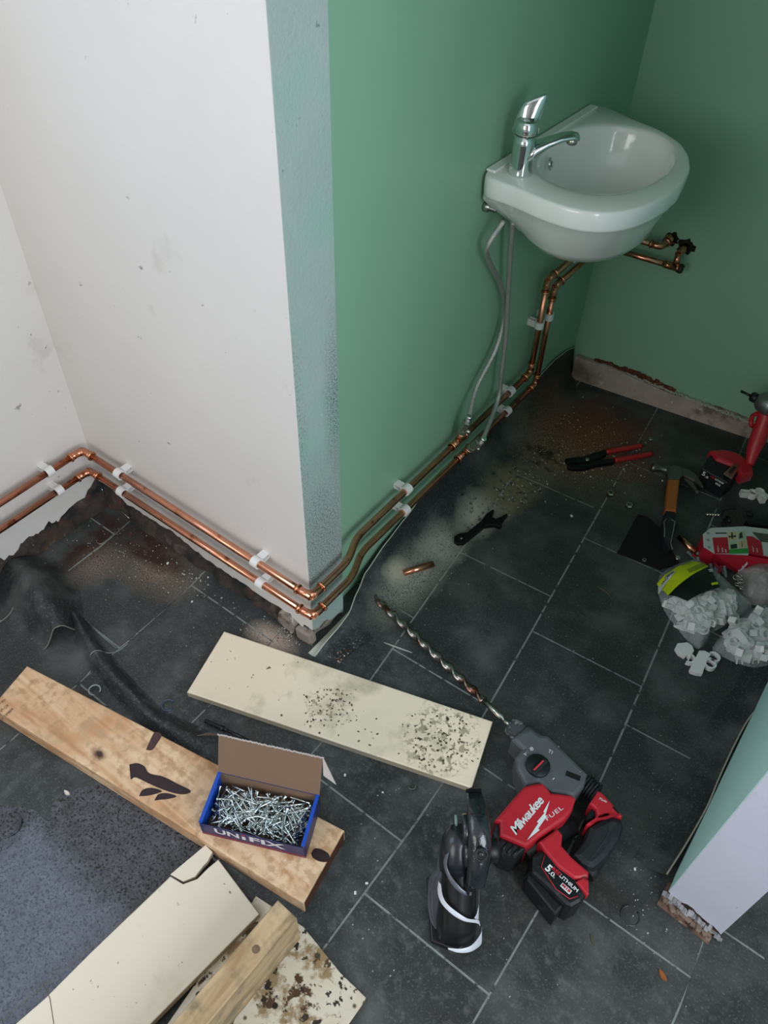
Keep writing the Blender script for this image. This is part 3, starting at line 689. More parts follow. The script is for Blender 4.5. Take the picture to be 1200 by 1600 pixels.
# timber plank
wood = mat('pine_timber', '#d3ab82', .6, bump=.2, bscale=70, coords='Object', var=.10, vscale=9, layers=())
def wood_mat(name, base, dark, stains=(), scale=(2.2, 26, 26)):
    m = mat(name, base, .62, bump=.15, bscale=90, layers=stains); nt = m.node_tree; N, L = nt.nodes, nt.links
    b = N['Principled BSDF']; tc = N.new('ShaderNodeTexCoord'); mp = N.new('ShaderNodeMapping'); mp.inputs['Scale'].default_value = scale
    L.new(tc.outputs['Object'], mp.inputs['Vector']); n = N.new('ShaderNodeTexNoise'); n.inputs['Scale'].default_value = 1.6; n.inputs['Detail'].default_value = 5; n.inputs['Distortion'].default_value = .9
    L.new(mp.outputs[0], n.inputs['Vector']); r = N.new('ShaderNodeMapRange'); r.inputs[1].default_value = .42; r.inputs[2].default_value = .66; L.new(n.outputs['Fac'], r.inputs[0])
    x = N.new('ShaderNodeMix'); x.data_type = 'RGBA'; L.new(r.outputs[0], x.inputs[0])
    src = b.inputs['Base Color'].links[0].from_socket if b.inputs['Base Color'].links else None
    if src: L.new(src, x.inputs[6])
    else: x.inputs[6].default_value = lin(base)
    y = N.new('ShaderNodeMix'); y.data_type = 'RGBA'; y.blend_type = 'MULTIPLY'; y.inputs[0].default_value = 1
    if src: L.new(src, y.inputs[6])
    else: y.inputs[6].default_value = lin(base)
    y.inputs[7].default_value = dark; L.new(y.outputs[2], x.inputs[7]); L.new(x.outputs[2], b.inputs['Base Color']); return m
# plank frame: origin at the far left corner, x along its length, z up; lies on the vinyl
zt = .047
A0, A1, A2, A3 = F(42, 1040, zt), F(538, 1297, zt), F(474, 1412, zt), F(-14, 1105, zt)
ux = (A1-A0).normalized(); uy = V(-ux.y, ux.x, 0); rotp = math.atan2(ux.y, ux.x)
def onplank(px, py, z=zt+.0003):
    return F(px, py, z)
wd_t = abs((A2-A1).dot(uy)); ln_t = (A1-A0).length

pl = empty('timber_plank', V(A0.x, A0.y, 0), 'thick pine plank with dark glue stains carrying the blue screw box', 'plank')
def loc_(p): q = p-V(A0.x, A0.y, 0); return q
sl = lambda px, py: tuple(loc_(F(px, py, zt)))
pine = wood_mat('pine_timber', '#dfc09c', (.80, .66, .54, 1), [('#c89b72', 7, .5, .7), ('#b08a66', 35, .52, .62, (sl(300, 1215), (.2, .12, .1), .6), .7), ('#c3a27e', 40, .5, .6), ('#7a5a3f', 12, .45, .55, (sl(155, 1180), (.022, .014, .05), .6)), ('#3d2b20', None, 0, 0, (sl(155, 1178), (.011, .007, .04), .5)), ('#bb9068', 22, .5, .6, (sl(470, 1340), (.1, .08, .1), .6))])
B_ = MB(); nrm = [V(A0.x, A0.y, zt), V(A1.x, A1.y, zt), V(A2.x, A2.y, zt), V(A3.x, A3.y, zt)]
B_.prism([A0, A1, A2, A3], (0, 0, -.045), 0, .003)
pe = B_.build('plank_body', pine, pl)
endw = mat('dark_end_grain', '#4b2a18', .7, bump=.6, bscale=90, var=.2, vscale=40)
eg = MB().prism([A1+(A2-A1)*.02+V(0, 0, -.004)+ux*.0006, A2-(A2-A1)*.02+V(0, 0, -.004)+ux*.0006, A2-(A2-A1)*.02+V(0, 0, -.042)+ux*.0006, A1+(A2-A1)*.02+V(0, 0, -.042)+ux*.0006], -ux*.001)
eg.build('end_grain', endw, pl)
glue = mat('dark_glue', '#2b1a1c', .35, var=.2, vscale=60)
def blot(name, pts, parent, m, z, th=.0006, n=5):
    P = [F(x, y, z) for x, y in pts]; P = catmull(P+[P[0]], n)[:-1]
    return MB().prism([p+V(0, 0, th) for p in P], (0, 0, -th)).build(name, m, parent)
cr4 = lambda L_: [(x*.275, 1020+y*.275) for x, y in L_]
blot('glue_stain', cr4([(735, 635), (780, 628), (820, 645), (850, 685), (930, 705), (1010, 745), (1082, 782), (1060, 802), (1000, 800), (920, 775), (840, 740), (770, 708), (745, 720), (740, 690)]), pl, glue, zt)
blot('glue_stain', cr4([(790, 815), (810, 780), (860, 768), (920, 785), (890, 800), (840, 812)]), pl, glue, zt)
blot('glue_stain', cr4([(878, 840), (900, 805), (950, 798), (1003, 815), (960, 830), (910, 835)]), pl, glue, zt)
blot('glue_stain', cr4([(830, 552), (850, 505), (880, 452), (918, 468), (890, 520), (865, 552)]), pl, mat('glue_faint', '#4a3030', .6, var=.3, vscale=90), zt)
c6 = lambda L_: [(290+x*.225, 1130+y*.225) for x, y in L_]
blot('dark_knot', c6([(872, 905), (895, 872), (940, 875), (990, 905), (1000, 935), (985, 962), (930, 960), (885, 935)]), pl, glue, zt)
stamp = mat('stamp_ink', '#4a3a30', .8)
su = F(30, 1096, zt)-F(2, 1150, zt)
for s_, a, b_, h in (('SW RENDER RDF', (-18, 1112), (10, 1135-40), .006), ('DRYING HT C24', (-12, 1126), (14, 1103), .006), ('UK-3208 TIMBER', (-8, 1138), (22, 1108), .006), ('CE', (0, 1150), (10, 1140), .010)):
    o_, e_ = F(a[0], a[1]+0, zt), F(b_[0], b_[1], zt)
    text('stamp_print', s_, o_, e_-o_, V(0, 0, 1).cross(e_-o_), (e_-o_).length, h, stamp, pl, lift=.0008)
# cream board lower left, with its broken corner
cream2 = mat('cream_panel_paint', '#ded3be', .45, bump=.1, bscale=30, coords='World', var=.02, layers=[('#c4b597', 8, .6, .8), ('#8d7a5a', 90, .69, .71), ('#7b6a4d', 45, .71, .73), ('#7e6c52', 'v14', .045, .03)])
zb = .028
board('broken_board', 'cream painted board with a snapped corner, leaning beside the plank at bottom left', 'board', [(308, 1373), (325, 1356), (341, 1343), (405, 1428), (225, 1610), (170, 1690), (-80, 1690), (70, 1560), (140, 1490), (266, 1369), (286, 1381)], zb, .019, cream2, edge_mdf, .0015)
board('board_splinter', 'snapped cream corner piece lying loose at the end of the broken board', 'board piece', [(266, 1366), (321, 1320), (332, 1331), (324, 1346), (318, 1352), (305, 1369), (286, 1377)], zb+.001, .012, cream2, edge_mdf, .001)
line = MB().tube([F(x, y, zb+.0004) for x, y in ((68, 1538), (78, 1560), (84, 1600))], .0006, 4); line.build('crack', mat('hair_crack', '#6c5f4a', .9))
bpy.data.objects['crack'].parent = bpy.data.objects['broken_board']
MB().tube([F(x, y, zb+.0002) for x, y in ((266, 1369), (208, 1425), (140, 1483), (68, 1540), (0, 1596), (-40, 1630))], .0005, 4).build('edge_groove', mat('groove', '#6e6550', .9), bpy.data.objects['broken_board'])
# batten on edge
batten = wood_mat('weathered_batten', '#bfa680', (.62, .55, .46, 1), [('#8f8064', 18, .5, .65), ('#5b4c38', None, 0, 0, ((.0, .0, .0), (.012, .008, .02), .5))], (26, 3, 26))
zb2 = .125
C0, C1 = F(434, 1406, zb2), F(475, 1450, zb2)
D0 = F(268, 1600, zb2); dv = (D0-C0).normalized(); 
bt = empty('timber_batten', V(C0.x, C0.y, 0), 'weathered timber batten standing on edge over the dirty white panel', 'batten')
C1 = C0+V(-dv.y, dv.x, 0)*(-1 if V(-dv.y, dv.x, 0).dot(C1-C0) < 0 else 1)*.042
MB().prism([C0, C1, C1+dv*.55, C0+dv*.55], (0, 0, -.124), 0, .002).build('batten_body', batten, bt)
c5 = F(400, 1483, zb2+.0003)
kn = MB().lathe(c5, (0, 0, 1), [(0, .0065), (.0004, .006)], 14).build('knot', mat('knot_wood', '#6f5a42', .8, var=.3, vscale=120), bt)
# dirty white panel underneath
dirty = mat('dirty_white_panel', '#cfc6b2', .5, bump=.4, bscale=60, coords='World', var=.05, vscale=12, layers=[('#8f7a58', 22, .54, .62), ('#4a331d', 30, .58, .62), ('#2c2016', 45, .59, .61), ('#21180f', 'v38', .22, .15), ('#a3906b', 12, .5, .7, None or ((0, -.6, 0), (9, 9, 9), .1), .4)])
board('dirty_panel', 'white panel spattered with brown mould lying under the timber batten', 'board', [(400, 1400), (474, 1448), (500, 1480), (532, 1520), (556, 1543), (573, 1560), (545, 1600), (520, 1640), (330, 1690), (220, 1660)], .012, .010, dirty, mat('panel_edge', '#5c5140', .8), .001)
# ================================================================== SCREW BOX
kraft = mat('brown_card', '#7d6450', .85, bump=.1, bscale=120, coords='World', var=.05)
blue = mat('blue_card', '#1346a8', .4, coords='World', var=.05)
navy = mat('navy_card', '#2b2f5c', .45, coords='World', var=.1, vscale=40)
zs = zt+.0006; hbx = .052
bl, br = F(317, 1302, zs), F(478, 1341, zs)            # front bottom corners
fu = (br-bl).normalized(); fv = V(-fu.y, fu.x, 0); Lb = (br-bl).length
bk_l = F(350, 1209, zs+hbx); 
Wb_ = (bk_l-bl).dot(fv); print('box', Lb, Wb_, hbx)
Wb_ = .095
box = empty('screw_box', (bl+br)/2+fv*Wb_/2, 'open blue and navy cardboard box full of silver screws on the plank', 'box')
def wallp(a, b, z0, z1, t=.0012):  # card wall from a to b
    a, b = Vector(a), Vector(b); e = (b-a).normalized(); n = V(-e.y, e.x, 0)
    return [a+n*t, b+n*t, b-n*0, a-n*0], z0, z1
def card(name, a, b, h, mo, mi, t=.0014, zz=None):
    a, b = Vector(a), Vector(b); e = (b-a).normalized(); n = V(-e.y, e.x, 0); bb = MB(); up = V(0, 0, h)
    bb.add([a, b, b+up, a+up], [(0, 1, 2, 3)], 0); bb.add([a+n*t, b+n*t, b+n*t+up, a+n*t+up], [(3, 2, 1, 0)], 1)
    bb.add([a+up, b+up, b+n*t+up, a+n*t+up], [(0, 1, 2, 3)], 0); bb.add([a, a+up, a+up+n*t, a+n*t], [(0, 1, 2, 3)], 0); bb.add([b, b+up, b+up+n*t, b+n*t], [(3, 2, 1, 0)], 0)
    return bb.build(name, [mo, mi], box)
br_ = bl+fu*Lb; bkl = bl+fv*Wb_; bkr = br_+fv*Wb_
front = card('box_front', bl, br_, hbx*.82, navy, navy)
card('box_side', br_, bkr, hbx, navy, blue, .003); card('box_side', bkl, bl, hbx, blue, blue, .003); card('box_back', bkr, bkl, hbx, navy, kraft)
for a, b in ((br_, bkr), (bl, bkl)):
    s_ = V(-fu.x, -fu.y, 0) if a is br_ else fu
    MB().prism([a+V(0, 0, hbx+.0012), b+V(0, 0, hbx+.0012), b+s_*.0065+V(0, 0, hbx+.0012), a+s_*.0065+V(0, 0, hbx+.0012)], (0, 0, -.0022)).build('side_fold', blue, box)
MB().prism([bl+V(0, 0, .0012), br_+V(0, 0, .0012), bkr+V(0, 0, .0012), bkl+V(0, 0, .0012)], (0, 0, -.001)).build('box_bottom', kraft, box)
MB().prism([bl-fv*.0004+V(0, 0, .004), br_-fv*.0004+V(0, 0, .004), br_-fv*.0004+V(0, 0, .0085), bl-fv*.0004+V(0, 0, .0085)], fv*.0003).build('red_band', mat('red_print', '#8e2b3d', .5), box)
# lid standing up at the back, slightly laid back
lidh = .088; ln_ = (V(0, 0, 1)*.93+fv*.36).normalized()
la, lb_ = bkl+V(0, 0, hbx), bkr+V(0, 0, hbx)
MB().prism([la, lb_, lb_+ln_*lidh, la+ln_*lidh], fv*.0014, 0, 0, 1).build('lid', [kraft, navy], box)
cardw = mat('torn_card_edge', '#b9b0aa', .8)
fr = MB()
for i in range(44): 
    t = i/43; fr.box(la.lerp(lb_, t)+ln_*(lidh+.0005+random.random()*.001), (.0048, .0022, .0022), Matrix.Rotation(random.random(), 3, 'Z'))
fr.build('torn_edge', cardw, box)
MB().prism([lb_+ln_*lidh, lb_+ln_*(lidh*.55)+fu*.004, lb_+ln_*(lidh*.45)+fu*.028-V(0, 0, .01), lb_+ln_*(lidh*.97)+fu*.003], fv*.001).build('lid_tab', cardw, box)
MB().prism([la+ln_*lidh, la+ln_*(lidh*.98)-fu*.045+V(0, 0, -.02), la+ln_*(lidh*.98)-fu*.020+V(0, 0, .002)], fv*.001).build('lid_tab', mat('brown_tab', '#55433a', .9), box)
wht = mat('white_print', '#cfcfd6', .5); redp = mat('red_dot', '#b3263a', .5)
tfo = bl+fu*(Lb*.14)-fv*.0006+V(0, 0, hbx*.40)
text('box_lettering', 'UN', tfo, fu, V(0, 0, 1), Lb*.235, hbx*.40, wht, box, bold=.03)
text('box_lettering', 'I', tfo+fu*Lb*.262, fu, V(0, 0, 1), Lb*.035, hbx*.26, wht, box, bold=.03)
MB().box(tfo+fu*Lb*.28+V(0, 0, hbx*.35), (.005, .0006, .004), Matrix.Rotation(math.atan2(fu.y, fu.x), 3, 'Z')).build('red_dot', redp, box)
text('box_lettering', 'FIX', tfo+fu*Lb*.335, fu, V(0, 0, 1), Lb*.34, hbx*.40, wht, box, bold=.03)
# screws
zinc = mat('zinc_screw', '#c3cccb', .2, 1., var=.2, vscale=300)
sb = MB()
sb.lathe((0, 0, 0), (1, 0, 0), [(-.0195, .0040), (-.0188, .0042), (-.0165, .0020), (-.006, .0017), (-.0055, .0021), (-.004, .0016), (-.0025, .0022), (-.001, .0016), (.0005, .0022), (.002, .0016), (.0035, .0022), (.005, .0016), (.0065, .0022), (.008, .0016), (.0095, .0021), (.011, .0015), (.0125, .0019), (.014, .0013), (.0155, .0014), (.0195, .0002)], 8)
for a in (0, 1): sb.box((-.0197, 0, 0), (.0006, .0045, .0008), Matrix.Rotation(R_(45+90*a), 3, 'X'), 0)
scr0 = sb.build('screw', zinc); rnd = random.Random(11)
NS = 285; lab = 'silver zinc screw lying in the heap that fills the blue box'
for i in range(NS):
    o = scr0 if i == 0 else scr0.copy()
    if i: sc.collection.objects.link(o)
    lay = i/NS; a = rnd.uniform(0, 2*math.pi); ca, sa = abs(math.cos(a)), abs(math.sin(a))
    mx = .021*ca+.006; my = .021*sa+.006
    u_ = rnd.uniform(mx, Lb-mx); v_ = rnd.uniform(my, Wb_-my)
    dome = 1-.35*abs(u_/Lb-.5)*2
    z_ = zs+.008+lay*(.028*dome+.004)+ .004*(v_/Wb_)
    o.location = bl+fu*u_+fv*v_+V(0, 0, z_-bl.z)
    o.rotation_euler = (rnd.uniform(0, 6), rnd.uniform(-.28, .28), math.atan2(fu.y, fu.x)+a)
    tag(o, lab, 'screw', 'screws heaped in the blue box')
# ================================================================== ROTARY HAMMER (lying on its side)
k7 = lambda u, v: (640+u*.31667, 1080+v*.31667)
def P7(u, v, z): return F(*k7(u, v), z)
red = mat('red_plastic', '#b32430', .38, bump=.08, bscale=140, var=.08, vscale=25, layers=(('#8a7370', 60, .70, .74), ('#6e1c22', 20, .62, .7)))
greym = mat('grey_gear_case', '#54575a', .5, bump=.15, bscale=200, var=.08, vscale=30, layers=(('#8a8c8c', 90, .70, .73),))
blk = mat('black_plastic', '#15171a', .42, bump=.2, bscale=160, layers=(('#3a3d3e', 50, .62, .7),))
rub = mat('black_rubber', '#191d20', .6, bump=.35, bscale=220, layers=(('#33383a', 40, .6, .7),))
duster = mat('dusty_collar', '#3b3f42', .7, bump=.6, bscale=220, layers=(('#8c8e8c', 80, .52, .62),))
steel = mat('drill_steel', '#a9a49c', .25, 1., var=.2, vscale=60, layers=(('#7a4a35', 14, .52, .62), ('#8d5a45', 40, .6, .66)))
rh = empty('rotary_hammer_drill', P7(700, 700, 0), 'red and grey cordless rotary hammer lying on its side with a long masonry bit', 'drill')
def pr(name, pts, z, th, m, bev=.004, parent=rh, ms=None):
    return MB().prism([P7(u, v, z) for u, v in pts], (0, 0, -th), 0, bev, 1 if ms else None, smooth=False).build(name, [m, ms] if ms else m, parent)
ZG, ZM, ZB_ = .068, .082, .072
gear = pr('gear_housing', [(598, 178), (640, 212), (685, 214), (880, 405), (866, 462), (818, 520), (700, 500), (640, 452), (572, 470), (530, 385), (524, 322), (556, 282), (505, 232), (540, 200)], ZG, .060, greym, .008)
# neck and collar
ax = (P7(700, 330, .040)-P7(478, 150, .040)); ax.z = 0; ax.normalize()
c0 = P7(492, 165, .040)
MB().lathe(c0, ax, [(0, .006), (.001, .0155), (.008, .020), (.020, .0215), (.030, .0215), (.033, .017)], 24).build('chuck_collar', duster, rh)
MB().lathe(c0+ax*.031, ax, [(0, .019), (.004, .0235), (.035, .026), (.05, .026)], 24).build('gear_neck', greym, rh)
# bit: shank and fluted part
tip = F(582, 930, .006); dB = (tip-c0); Lbit = dB.length; dB.normalize()
MB().lathe(c0, dB, [(-.01, .0048), (.012, .0048), (.013, .0032), (.018, .0032), (.020, .0062), (.075, .0062)], 16).build('bit_shank', mat('bright_shank', '#b9b7b0', .2, 1.), rh)
fl_ = MB(); u_ = dB.cross(V(0, 0, 1)).normalized(); v_ = dB.cross(u_); rings_ = []
NSG = 230; s0 = .075; s1 = Lbit
for i in range(NSG+1):
    s = s0+(s1-s0)*i/NSG; tw = s/.038*math.pi*2*.5; row = []
    tp = 1-.0*i/NSG
    for k in range(16):
        a = 2*math.pi*k/16; q = abs(math.cos(a-tw)); r = (.0048+.0052*(q**6)+.0006)*tp
        if i > NSG-6: r *= (NSG-i+1.5)/7.5
        row.append(c0+dB*s+(u_*math.cos(a)+v_*math.sin(a))*r)
    rings_.append(row)
fl_.rings(rings_, 0, True, True).build('masonry_bit', steel, rh)
# mode dial
dc = P7(632, 370, ZG); dr = (P7(692, 370, ZG)-dc).length
dial = MB().lathe(dc, (0, 0, 1), [(-.001, dr), (.004, dr), (.0055, dr*.93), (.0055, 0)], 32).build('mode_dial', blk, rh)
g0, g1 = P7(600, 415, ZG+.008), P7(680, 335, ZG+.008); gd = (g1-g0).normalized(); gn = V(-gd.y, gd.x, 0); gc = (g0+g1)/2
rz = Matrix.Rotation(math.atan2(gd.y, gd.x), 3, 'Z')
MB().box(gc, (dr*1.75, dr*.42, .007), rz, bev=.002).build('dial_grip', rub, dial)
MB().box(gc+gn*dr*.10+V(0, 0, .0036), (dr*1.2, dr*.13, .0010), rz).build('red_pointer', mat('red_mark', '#d03545', .4), dial)
MB().box(P7(806, 418, ZG-.0005), (.011, .028, .0015), Matrix.Rotation(math.atan2(ax.y, ax.x)-1.2, 3, 'Z')).build('vent_slot', mat('slot_black', '#060707', .8), rh)
wp = mat('white_marks', '#d8dcdb', .5)
tu = P7(700, 282, ZG)-P7(680, 300, ZG)
text('icon_print', 'TI', P7(680, 300, ZG), P7(715, 318, ZG)-P7(680, 300, ZG), P7(690, 280, ZG)-P7(680, 300, ZG), .009, .007, wp, rh)
text('icon_print', 'T', P7(568, 322, ZG), P7(590, 310, ZG)-P7(568, 322, ZG), V(-.3, 1, 0), .007, .005, wp, rh)
text('icon_print', '8', P7(600, 296, ZG), P7(622, 284, ZG)-P7(600, 296, ZG), V(-.3, 1, 0), .007, .007, wp, rh)
text('icon_print', '-', P7(708, 438, ZG), P7(722, 422, ZG)-P7(708, 438, ZG), V(-.3, 1, 0), .005, .0014, wp, rh)
motor = pr('motor_housing', [(565, 468), (610, 455), (655, 450), (678, 470), (698, 498), (760, 505), (805, 512), (822, 528), (805, 585), (770, 630), (640, 718), (578, 768), (445, 712), (446, 648), (420, 634), (500, 540)], ZM, .078, red, .006)
pr('motor_cap', [(424, 650), (446, 662), (448, 718), (575, 774), (520, 822), (455, 800), (425, 760), (410, 700)], ZM-.006, .07, rub, .006)
for i in range(4):
    t = i/3; MB().tube([P7(455+100*t*.9, 730+45*t, ZM-.005), P7(430+85*t*.9, 775+40*t, ZM-.005)], .0022, 8).build('cooling_rib', blk, rh)
# printed script and flash
text('brand_lettering', 'Milwaukee', P7(526, 712, ZM), P7(668, 542, ZM)-P7(526, 712, ZM), P7(490, 650, ZM)-P7(526, 712, ZM), (P7(664, 540, ZM)-P7(526, 712, ZM)).length, .017, wp, rh, shear=.25, bold=.02, spacing=.85)
bolt = [(566, 724), (622, 640), (614, 634), (652, 590), (646, 584), (678, 528), (656, 602), (664, 606), (620, 668), (628, 674)]
MB().prism([P7(u+14, v+10, ZM+.0012) for u, v in bolt], (0, 0, -.001)).build('lightning_flash', wp, rh)
text('brand_lettering', 'FUEL', P7(680, 640, ZM), P7(758, 582, ZM)-P7(680, 640, ZM), P7(660, 615, ZM)-P7(672, 636, ZM), (P7(750, 574, ZM)-P7(672, 636, ZM)).length, .0075, wp, rh, spacing=1.1)
# arm to the battery
pr('battery_foot', [(636, 742), (730, 676), (755, 705), (752, 760), (800, 815), (886, 890), (884, 915), (840, 925), (815, 925), (735, 868), (665, 785)], .078, .07, red, .005)
# battery
bat = pr('battery', [(604, 812), (645, 782), (680, 790), (735, 850), (815, 925), (880, 925), (886, 985), (850, 1040), (800, 1068), (770, 1055), (690, 975), (600, 895)], ZB_, .068, blk, .007)
pr('battery_latch', [(822, 938), (862, 912), (884, 930), (886, 1000), (876, 1008)], .079, .02, red, .003)
lb0 = mat('battery_label', '#121417', .35)
rl = mat('red_line', '#b02735', .4)
lp = [(648, 868), (672, 800), (700, 822), (815, 930), (836, 950), (830, 1010), (790, 1022), (720, 975)]
MB().prism([P7(u, v, ZB_+.0008) for u, v in lp], (0, 0, -.001)).build('battery_label', lb0, bat)
MB().tube([P7(u, v, ZB_+.001) for u, v in [(668, 805), (650, 866), (722, 976), (790, 1024), (832, 1010)]], .0009, 6).build('label_border', rl, bat)
uu = P7(820, 992, ZB_)-P7(695, 878, ZB_); vv = V(0, 0, 1).cross(uu)
text('battery_print', '5', P7(664, 880, ZB_), P7(690, 905, ZB_)-P7(664, 880, ZB_), vv, .0085, .014, wp, bat, lift=.0016, bold=.04)
text('battery_print', '.0', P7(684, 900, ZB_), uu, vv, .0095, .008, wp, bat, lift=.0016, bold=.02)
text('battery_print', 'Ah', P7(700, 915, ZB_), uu, vv, .005, .003, wp, bat, lift=.0016)
text('battery_print', 'RED', P7(700, 880, ZB_), uu, vv, .018, .0065, mat('red_print_b', '#c02c40', .4), bat, lift=.0016, bold=.02)
text('battery_print', 'LITHIUM', P7(737, 916, ZB_), uu, vv, .037, .0065, wp, bat, lift=.0016, bold=.02)
MB().prism([P7(u, v, ZB_+.0015) for u, v in ((742, 960), (756, 945), (802, 985), (788, 1003))], (0, 0, -.0005)).build('badge', wp, bat)
text('battery_print', 'M18', P7(748, 962, ZB_), uu, vv, .0165, .0055, rl, bat, lift=.0022, bold=.04)
for i in range(5):
    t = i/4; MB().tube([P7(590+180*t, 900+165*t, .05), P7(566+180*t, 935+165*t, .018)], .003, 8).build('battery_rib', rub, bat)
MB().tube([P7(575, 960, .018), P7(655, 1045, .018), P7(720, 1120, .018)], .0012, 6).build('red_seam', rl, bat)
MB().prism([P7(u, v, .055) for u, v in ((590, 880), (760, 1060), (720, 1110), (575, 930))], (0, 0, -.05), 0, .005).build('battery_base', blk, bat)
# handle
hd = [(888, 660), (940, 632), (985, 608), (1052, 626), (1062, 660), (1040, 730), (980, 820), (915, 878), (880, 872), (845, 850), (800, 800), (840, 760), (868, 720)]
handle = pr('rear_handle', hd, .062, .055, rub, .012)
MB().tube(catmull([P7(980, 650, .0625), P7(985, 690, .0625), P7(965, 730, .0625), P7(900, 820, .0625)], 5), .0008, 5).build('grip_line', mat('grip_line', '#2d3436', .5), handle)
pr('handle_head', [(930, 488), (958, 505), (1035, 592), (1052, 612), (1048, 624), (985, 606), (940, 622), (905, 652), (882, 664), (872, 655), (880, 645), (912, 628), (925, 606), (920, 580), (888, 552)], .066, .05, red, .004)
pr('trigger', [(868, 640), (880, 600), (900, 575), (925, 590), (922, 612), (905, 630)], .055, .03, blk, .004)
MB().prism([P7(u, v, .0668) for u, v in ((1000, 572), (1010, 570), (1036, 600), (1030, 606))], (0, 0, -.001)).build('strap_slot', mat('slot_black2', '#060707', .8), rh)
text('logo_small', 'Made', P7(935, 535, .066), P7(972, 552, .066)-P7(935, 535, .066), V(.3, 1, 0), .014, .005, wp, rh)
for i in range(5):
    t = i/4; p = P7(868+52*t, 462+46*t, .036); MB().lathe(p, ax, [(-.004, .018), (-.001, .023), (.002, .018)], 20).build('bellows_ring', rub, rh)
MB().tube([P7(868, 462, .036), P7(925, 510, .036)], .017, 16).build('bellows_core', blk, rh)
MB().tube([P7(560, 800, .03), P7(800, 660, .03)], .02, 12).build('inner_frame', blk, rh)
# lower handle strut between grip and battery
MB().tube([P7(905, 860, .035), P7(870, 905, .035)], .016, 12).build('handle_strut', rub, rh)
# ================================================================== UPRIGHT DUST NOZZLE TOOL
k8 = lambda u, v: (640+u*.175, 1220+v*.175)
def P8(u, v, z): return F(*k8(u, v), z)
gloss = mat('glossy_black', '#1d2226', .12, bump=.5, bscale=60, bdist=.004, coat=.6)
clear = mat('smoky_clear_plastic', '#6b6e75', .12, alpha=.55, coat=.5)
ribm = mat('white_ribbon', '#cfd2d8', .3)
bz = P8(430, 1430, 0)
nz = empty('upright_black_tool', bz, 'upright glossy black tool with clear guard and white ribbons left of the drill', 'tool')
base_pts = [(150, 960), (330, 870), (610, 1080), (560, 1420), (425, 1550), (190, 1460)]
b0 = [F(*k8(u, v), 0) for u, v in ((150, 880), (420, 880), (600, 1200), (560, 1420), (425, 1545), (188, 1450))]
MB().prism([p+V(0, 0, .012) for p in b0], (0, 0, -.011), 0, .003).build('base_plate', blk, nz)
for u, v in ((295, 1425), (490, 1420)):
    MB().lathe(P8(u, v, .012), (0, 0, 1), [(0, .003), (.002, .003), (.003, .001)], 10).build('screw_head', steelm, nz)
# barrel leaning up and away, with guard, collar, ribbons and hood
cb, ct = P8(415, 1310, .036), P8(455, 560, .150)
axn = (ct-cb).normalized(); vw = RT-axn*RT.dot(axn); vw.normalize(); ow = axn.cross(vw)
if ow.dot(CAM-cb) < 0: ow = -ow
ppm = 775*.175**-1          # picture units of the close-up per metre, roughly
rad = lambda t: .036*(1-t)**.6*.25+.030-.006*t
def tr(t, r, seg=28): 
    c = cb.lerp(ct, t); return [c+vw*math.cos(2*math.pi*k/seg)*r+ow*math.sin(2*math.pi*k/seg)*r for k in range(seg)]
barrel = MB().rings([tr(-.10, .026), tr(-.08, .033), tr(.1, .035), tr(.35, .032), tr(.55, .030), tr(.8, .028), tr(1, .022), tr(1.04, .01)], 0, True, True)
barrel.build('barrel', mat('barrel_black', '#141517', .3, coat=.4), nz)
def Q(u, v, k=1.):
    t = max(-.1, min(1.1, (1310-v)/750)); c = cb.lerp(ct, t); r = .036-.006*t
    uc = 415+40*t; s = max(-1, min(1, (u-uc)/(r*ppm))); n = math.sqrt(1-s*s)
    r = .0375-.006*t; sg = max(-.93, min(.93, s*.95)); return c+vw*(r*sg)*k+ow*(r*math.sqrt(1-sg*sg))*k
def strip(name, pairs, m, k=1., th=0., parent=nz):
    L = catmull([Q(*a, k) for a, b in pairs], 5); R2 = catmull([Q(*b, k) for a, b in pairs], 5)
    rows = [[a, (a+b)/2+ow*.002, b] for a, b in zip(L, R2)]
    return MB().rings(rows, 0, False, True, closed=False).build(name, m, parent)
strip('white_ribbon', [((280, 855), (312, 865)), ((285, 945), (322, 950)), ((310, 1015), (352, 1000)), ((375, 1070), (415, 1050)), ((455, 1122), (482, 1105)), ((545, 1178), (556, 1160)), ((602, 1240), (614, 1226))], ribm, 1.12)
strip('white_ribbon', [((640, 915), (634, 920)), ((638, 1000), (605, 1035)), ((612, 1085), (558, 1105)), ((572, 1182), (535, 1130))], ribm, 1.05)
strip('white_ribbon', [((350, 1352), (352, 1366)), ((430, 1345), (412, 1380)), ((500, 1330), (490, 1403)), ((562, 1285), (562, 1386)), ((598, 1238), (612, 1330))], ribm, 1.2)
strip('torn_flap', [((598, 1130), (585, 1172)), ((640, 1095), (620, 1240)), ((668, 1085), (650, 1190)), ((676, 1096), (672, 1115))], mat('pale_flap', '#a9b5ac', .4), 1.1)
greyb = mat('grey_collar', '#565a61', .3, coat=.3)
strip('grey_collar', [((345, 600), (370, 560)), ((330, 680), (352, 680)), ((350, 770), (375, 752)), ((400, 850), (425, 825)), ((460, 900), (470, 870)), ((510, 918), (512, 888))], greyb, 1.1)
gl = [((362, 525), (372, 560)), ((300, 590), (345, 620)), ((262, 690), (325, 720)), ((240, 800), (318, 800)), ((185, 870), (300, 880)), ((170, 1000), (285, 980)), ((178, 1180), (262, 1180)), ((230, 1310), (300, 1290)), ((350, 1400), (375, 1370))]
rows = []
for i, (p, q) in enumerate(gl):
    zz = .165-.150*i/(len(gl)-1); a_, b_ = P8(*p, max(.015, zz-.03)), P8(q[0]+25, q[1], zz+.012); rows.append([a_, a_.lerp(b_, .5)+ow*.006, b_])
gm = [catmull([r[j] for r in rows], 5) for j in range(3)]
